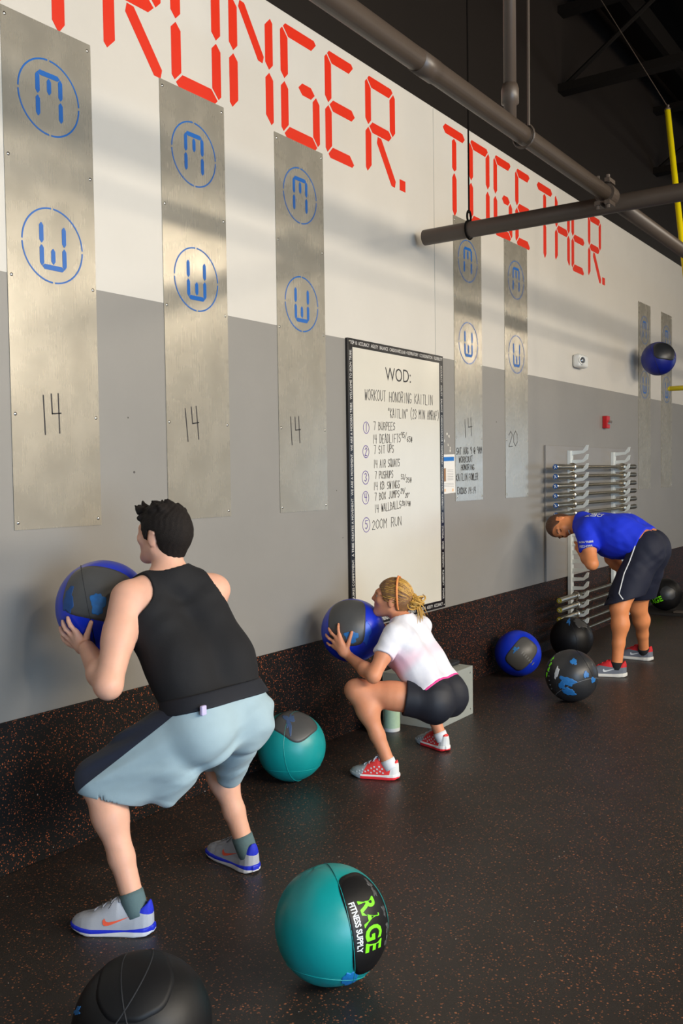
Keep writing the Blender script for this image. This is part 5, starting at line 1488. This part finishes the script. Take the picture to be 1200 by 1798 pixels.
body = Un([Fd(torso + neck), Fd(head_prims(hc, hu, hf, hl, 1.05, 1.0, 1.05, .022), 0, head_posts(hc, hu, hf, hl, 1.05, .022)), Fd(leg(lh, lk, la, .100, .064, .040, k=.02, calf=1.02)), Fd(leg(rh, rk, ra, .100, .064, .040, calf=1.02))], 0.02)
arms = Un([Fd(arm(ls, le, lw, .060, .050, .032)), Fd(arm(rs, re, rw, .060, .050, .032))], 0.0)
hands = grip_hand(lw, (.90, .02, .15), (.3, .6, -.6), 1, (.5, .6, .5)) + grip_hand(rw, (-.05, -.62, -.72), (-.2, -.70, .55), -1, (.3, .4, .3))
bodyf = Un([Un([body, arms], 0.012), Un(hands[:6], 0.004), Un(hands[6:], 0.004)], 0.010)
sdf_obj('body', bodyf, 0.0055, SK3, M3)
fw3 = folds(.005, [(40, 50, -40, 0), (30, -60, 50, 1.2), (-45, 30, 70, 2.0)])
spine = unit((ls + rs) / 2 - (lh + rh) / 2)
al = unit(le - ls); ar = unit(re - rs)
hemn = unit(V3(0, -.80, .22) + V3(0, 0, 0))
tee_t = Fd(torso, .014, [carve(nk + V3(0, .085, .01), .088), half(V3(0, -.92, -.35), (7.48, -1.005, 1.02)), fw3])
tee_l = Fd([cap(ls, lerp(ls, le, .75), .078, .082, .04)], 0, [half(al, lerp(ls, le, .56)), fw3])
tee_r = Fd([cap(rs, lerp(rs, re, .75), .078, .082, .04)], 0, [half(ar, lerp(rs, re, .56)), fw3])
tee = Un([tee_t, tee_l, tee_r], 0.03)
sdf_obj('tee_shirt', tee, 0.006, mat('royal_blue_tee', srgb(12, 48, 218), 0.8, var=0.10, bump=0.2, bscale=400.0), M3)
fw4 = folds(.006, [(30, 40, -30, 0), (20, -50, 40, 1.2), (-35, 20, 55, 2.0)])
shl = Fd([cap(lh, lk, .142, .112, .05), cap(lerp(lh, lk, .5), lk + V3(0, -.02, -.02), .125, .108, .05)], 0, [half((0, -.3, -1), (7.2, -0.88, .575)), carve_cap(lk + V3(0, 0, .05), la, .088, .088), fw4])
shr = Fd([cap(rh, rk, .140, .110, .05)], 0, [half((0, -.1, -1), (7.65, -0.92, .545)), carve_cap(rk + V3(0, 0, .05), ra, .085, .085), fw4])
shp = Fd([ell(lh + V3(0, -.032, .01), (.132, .128, .145), None, .05), ell(rh + V3(0, -.032, .01), (.128, .120, .145), None, .05), cap(lh + V3(.02, .02, .04), rh + V3(-.02, .02, .04), .138, .138, .05)], 0, [fw4])
shorts = Un([shp, shl, shr], 0.03, [half(V3(0, .92, .35), (7.48, -.955, 1.04))])
sdf_obj('shorts', shorts, 0.006, mat('navy_shorts_cloth', srgb(9, 17, 42), 0.75, var=0.1, bump=0.2, bscale=400.0), M3)
pp = [(-1.002, 1.030), (-.990, .984), (-.966, .894), (-.939, .804), (-.926, .714), (-.917, .655), (-.935, .632), (-.952, .612)]
pl_ = []
for (a, b) in pp:
    q = trace(shorts, V3(6.95, a + 0.0, b), V3(1, 0, 0)); pl_.append(Vector(q + V3(-.002, 0, 0)))
MB().tube(pl_, .0048, 6).build('piping', M_WPRINT, M3, smooth=True)
xs, lb = [-.13, -.06, -.038, -.030, .012, .018, .036, .058, .075, .12], [-.070, -.070, -.060, .026, .026, -.005, -.005, .050, .072, .085]
hair = hair_field(hc, hu, hf, hl, 1.05, xs, lb, .006, None, .0012)
sdf_obj('hair', hair, 0.0045, HAIR_BR, M3)
X = lambda a, b, d: Vector(hc + 1.05 * (hl * a + hf * b + hu * d))
for q in (-1, 1):
    MB().tube([X(q * .018, .090, .000), X(q * .030, .090, -.004), X(q * .044, .082, .002)], .0030, 6).build('closed_eye', mat('lash_shadow', srgb(70, 36, 26), 0.8), M3)
    MB().tube([X(q * .014, .100, .022), X(q * .030, .097, .028), X(q * .048, .084, .024)], .0045, 6).build('eyebrow', HAIR_BR, M3)
MB().tube([X(-.020, .086, -.062), X(-.010, .092, -.060), X(.010, .092, -.060), X(.020, .086, -.062)], .0062, 8).build('teeth', M_WHITE, M3, smooth=True)
nn = V3(-.10, .12, 1)
for k, s in enumerate(('A', 'LEA', 'COA')):
    surf_text(tee, s, V3(7.315, -0.615 - .050 * k, 1.20), V3(1, 0, 0), V3(0, 1, -.05), V3(-.35, 0.05, 1), .058, M_WPRINT, M3, .03, 'shirt_print')
for k, s in enumerate(('IRON TRIBE', 'FITNESS')):
    oo = lerp(ls, le, .30 + .16 * k) + V3(0, 0.055, 0)
    surf_text(tee, s, oo, V3(0.1, -1, .1), -al, V3(-1, -.1, 0), .022 if k == 0 else .030, M_WPRINT, M3, .03, 'sleeve_print')
GREY3 = mat_two('slate_running_mesh', srgb(104, 110, 122), [('red', srgb(196, 26, 36))], 0.7, 0.3, 0, 600.0)
SH3 = {'upper': GREY3, 'sole': mat_two('off_white_sole', srgb(214, 212, 206), [], 0.5, 0.05), 'laces': mat('red_laces', srgb(206, 24, 34), 0.7)}
CA3 = {'upper': {'red': lambda p, L: np.maximum(p[:, 2] - .072 - np.abs(p[:, 0] - L * .2) * .10, np.minimum(.022 - np.abs(p[:, 1]), p[:, 0] - L * .38) * (p[:, 0] < L * .74))}}
shoe(M3, 'shoe', (7.190, -0.950), (-.075, .25), .315, 1, SH3, CA3, M_WPRINT)
shoe(M3, 'shoe', (7.905, -0.938), (.02, .25), .315, -1, SH3, CA3, M_WPRINT)
SOCK3 = mat('black_sock', srgb(24, 24, 28), 0.9)
sock(M3, la, lk - la, .0485, .022, SOCK3); sock(M3, ra, rk - ra, .0485, .022, SOCK3)
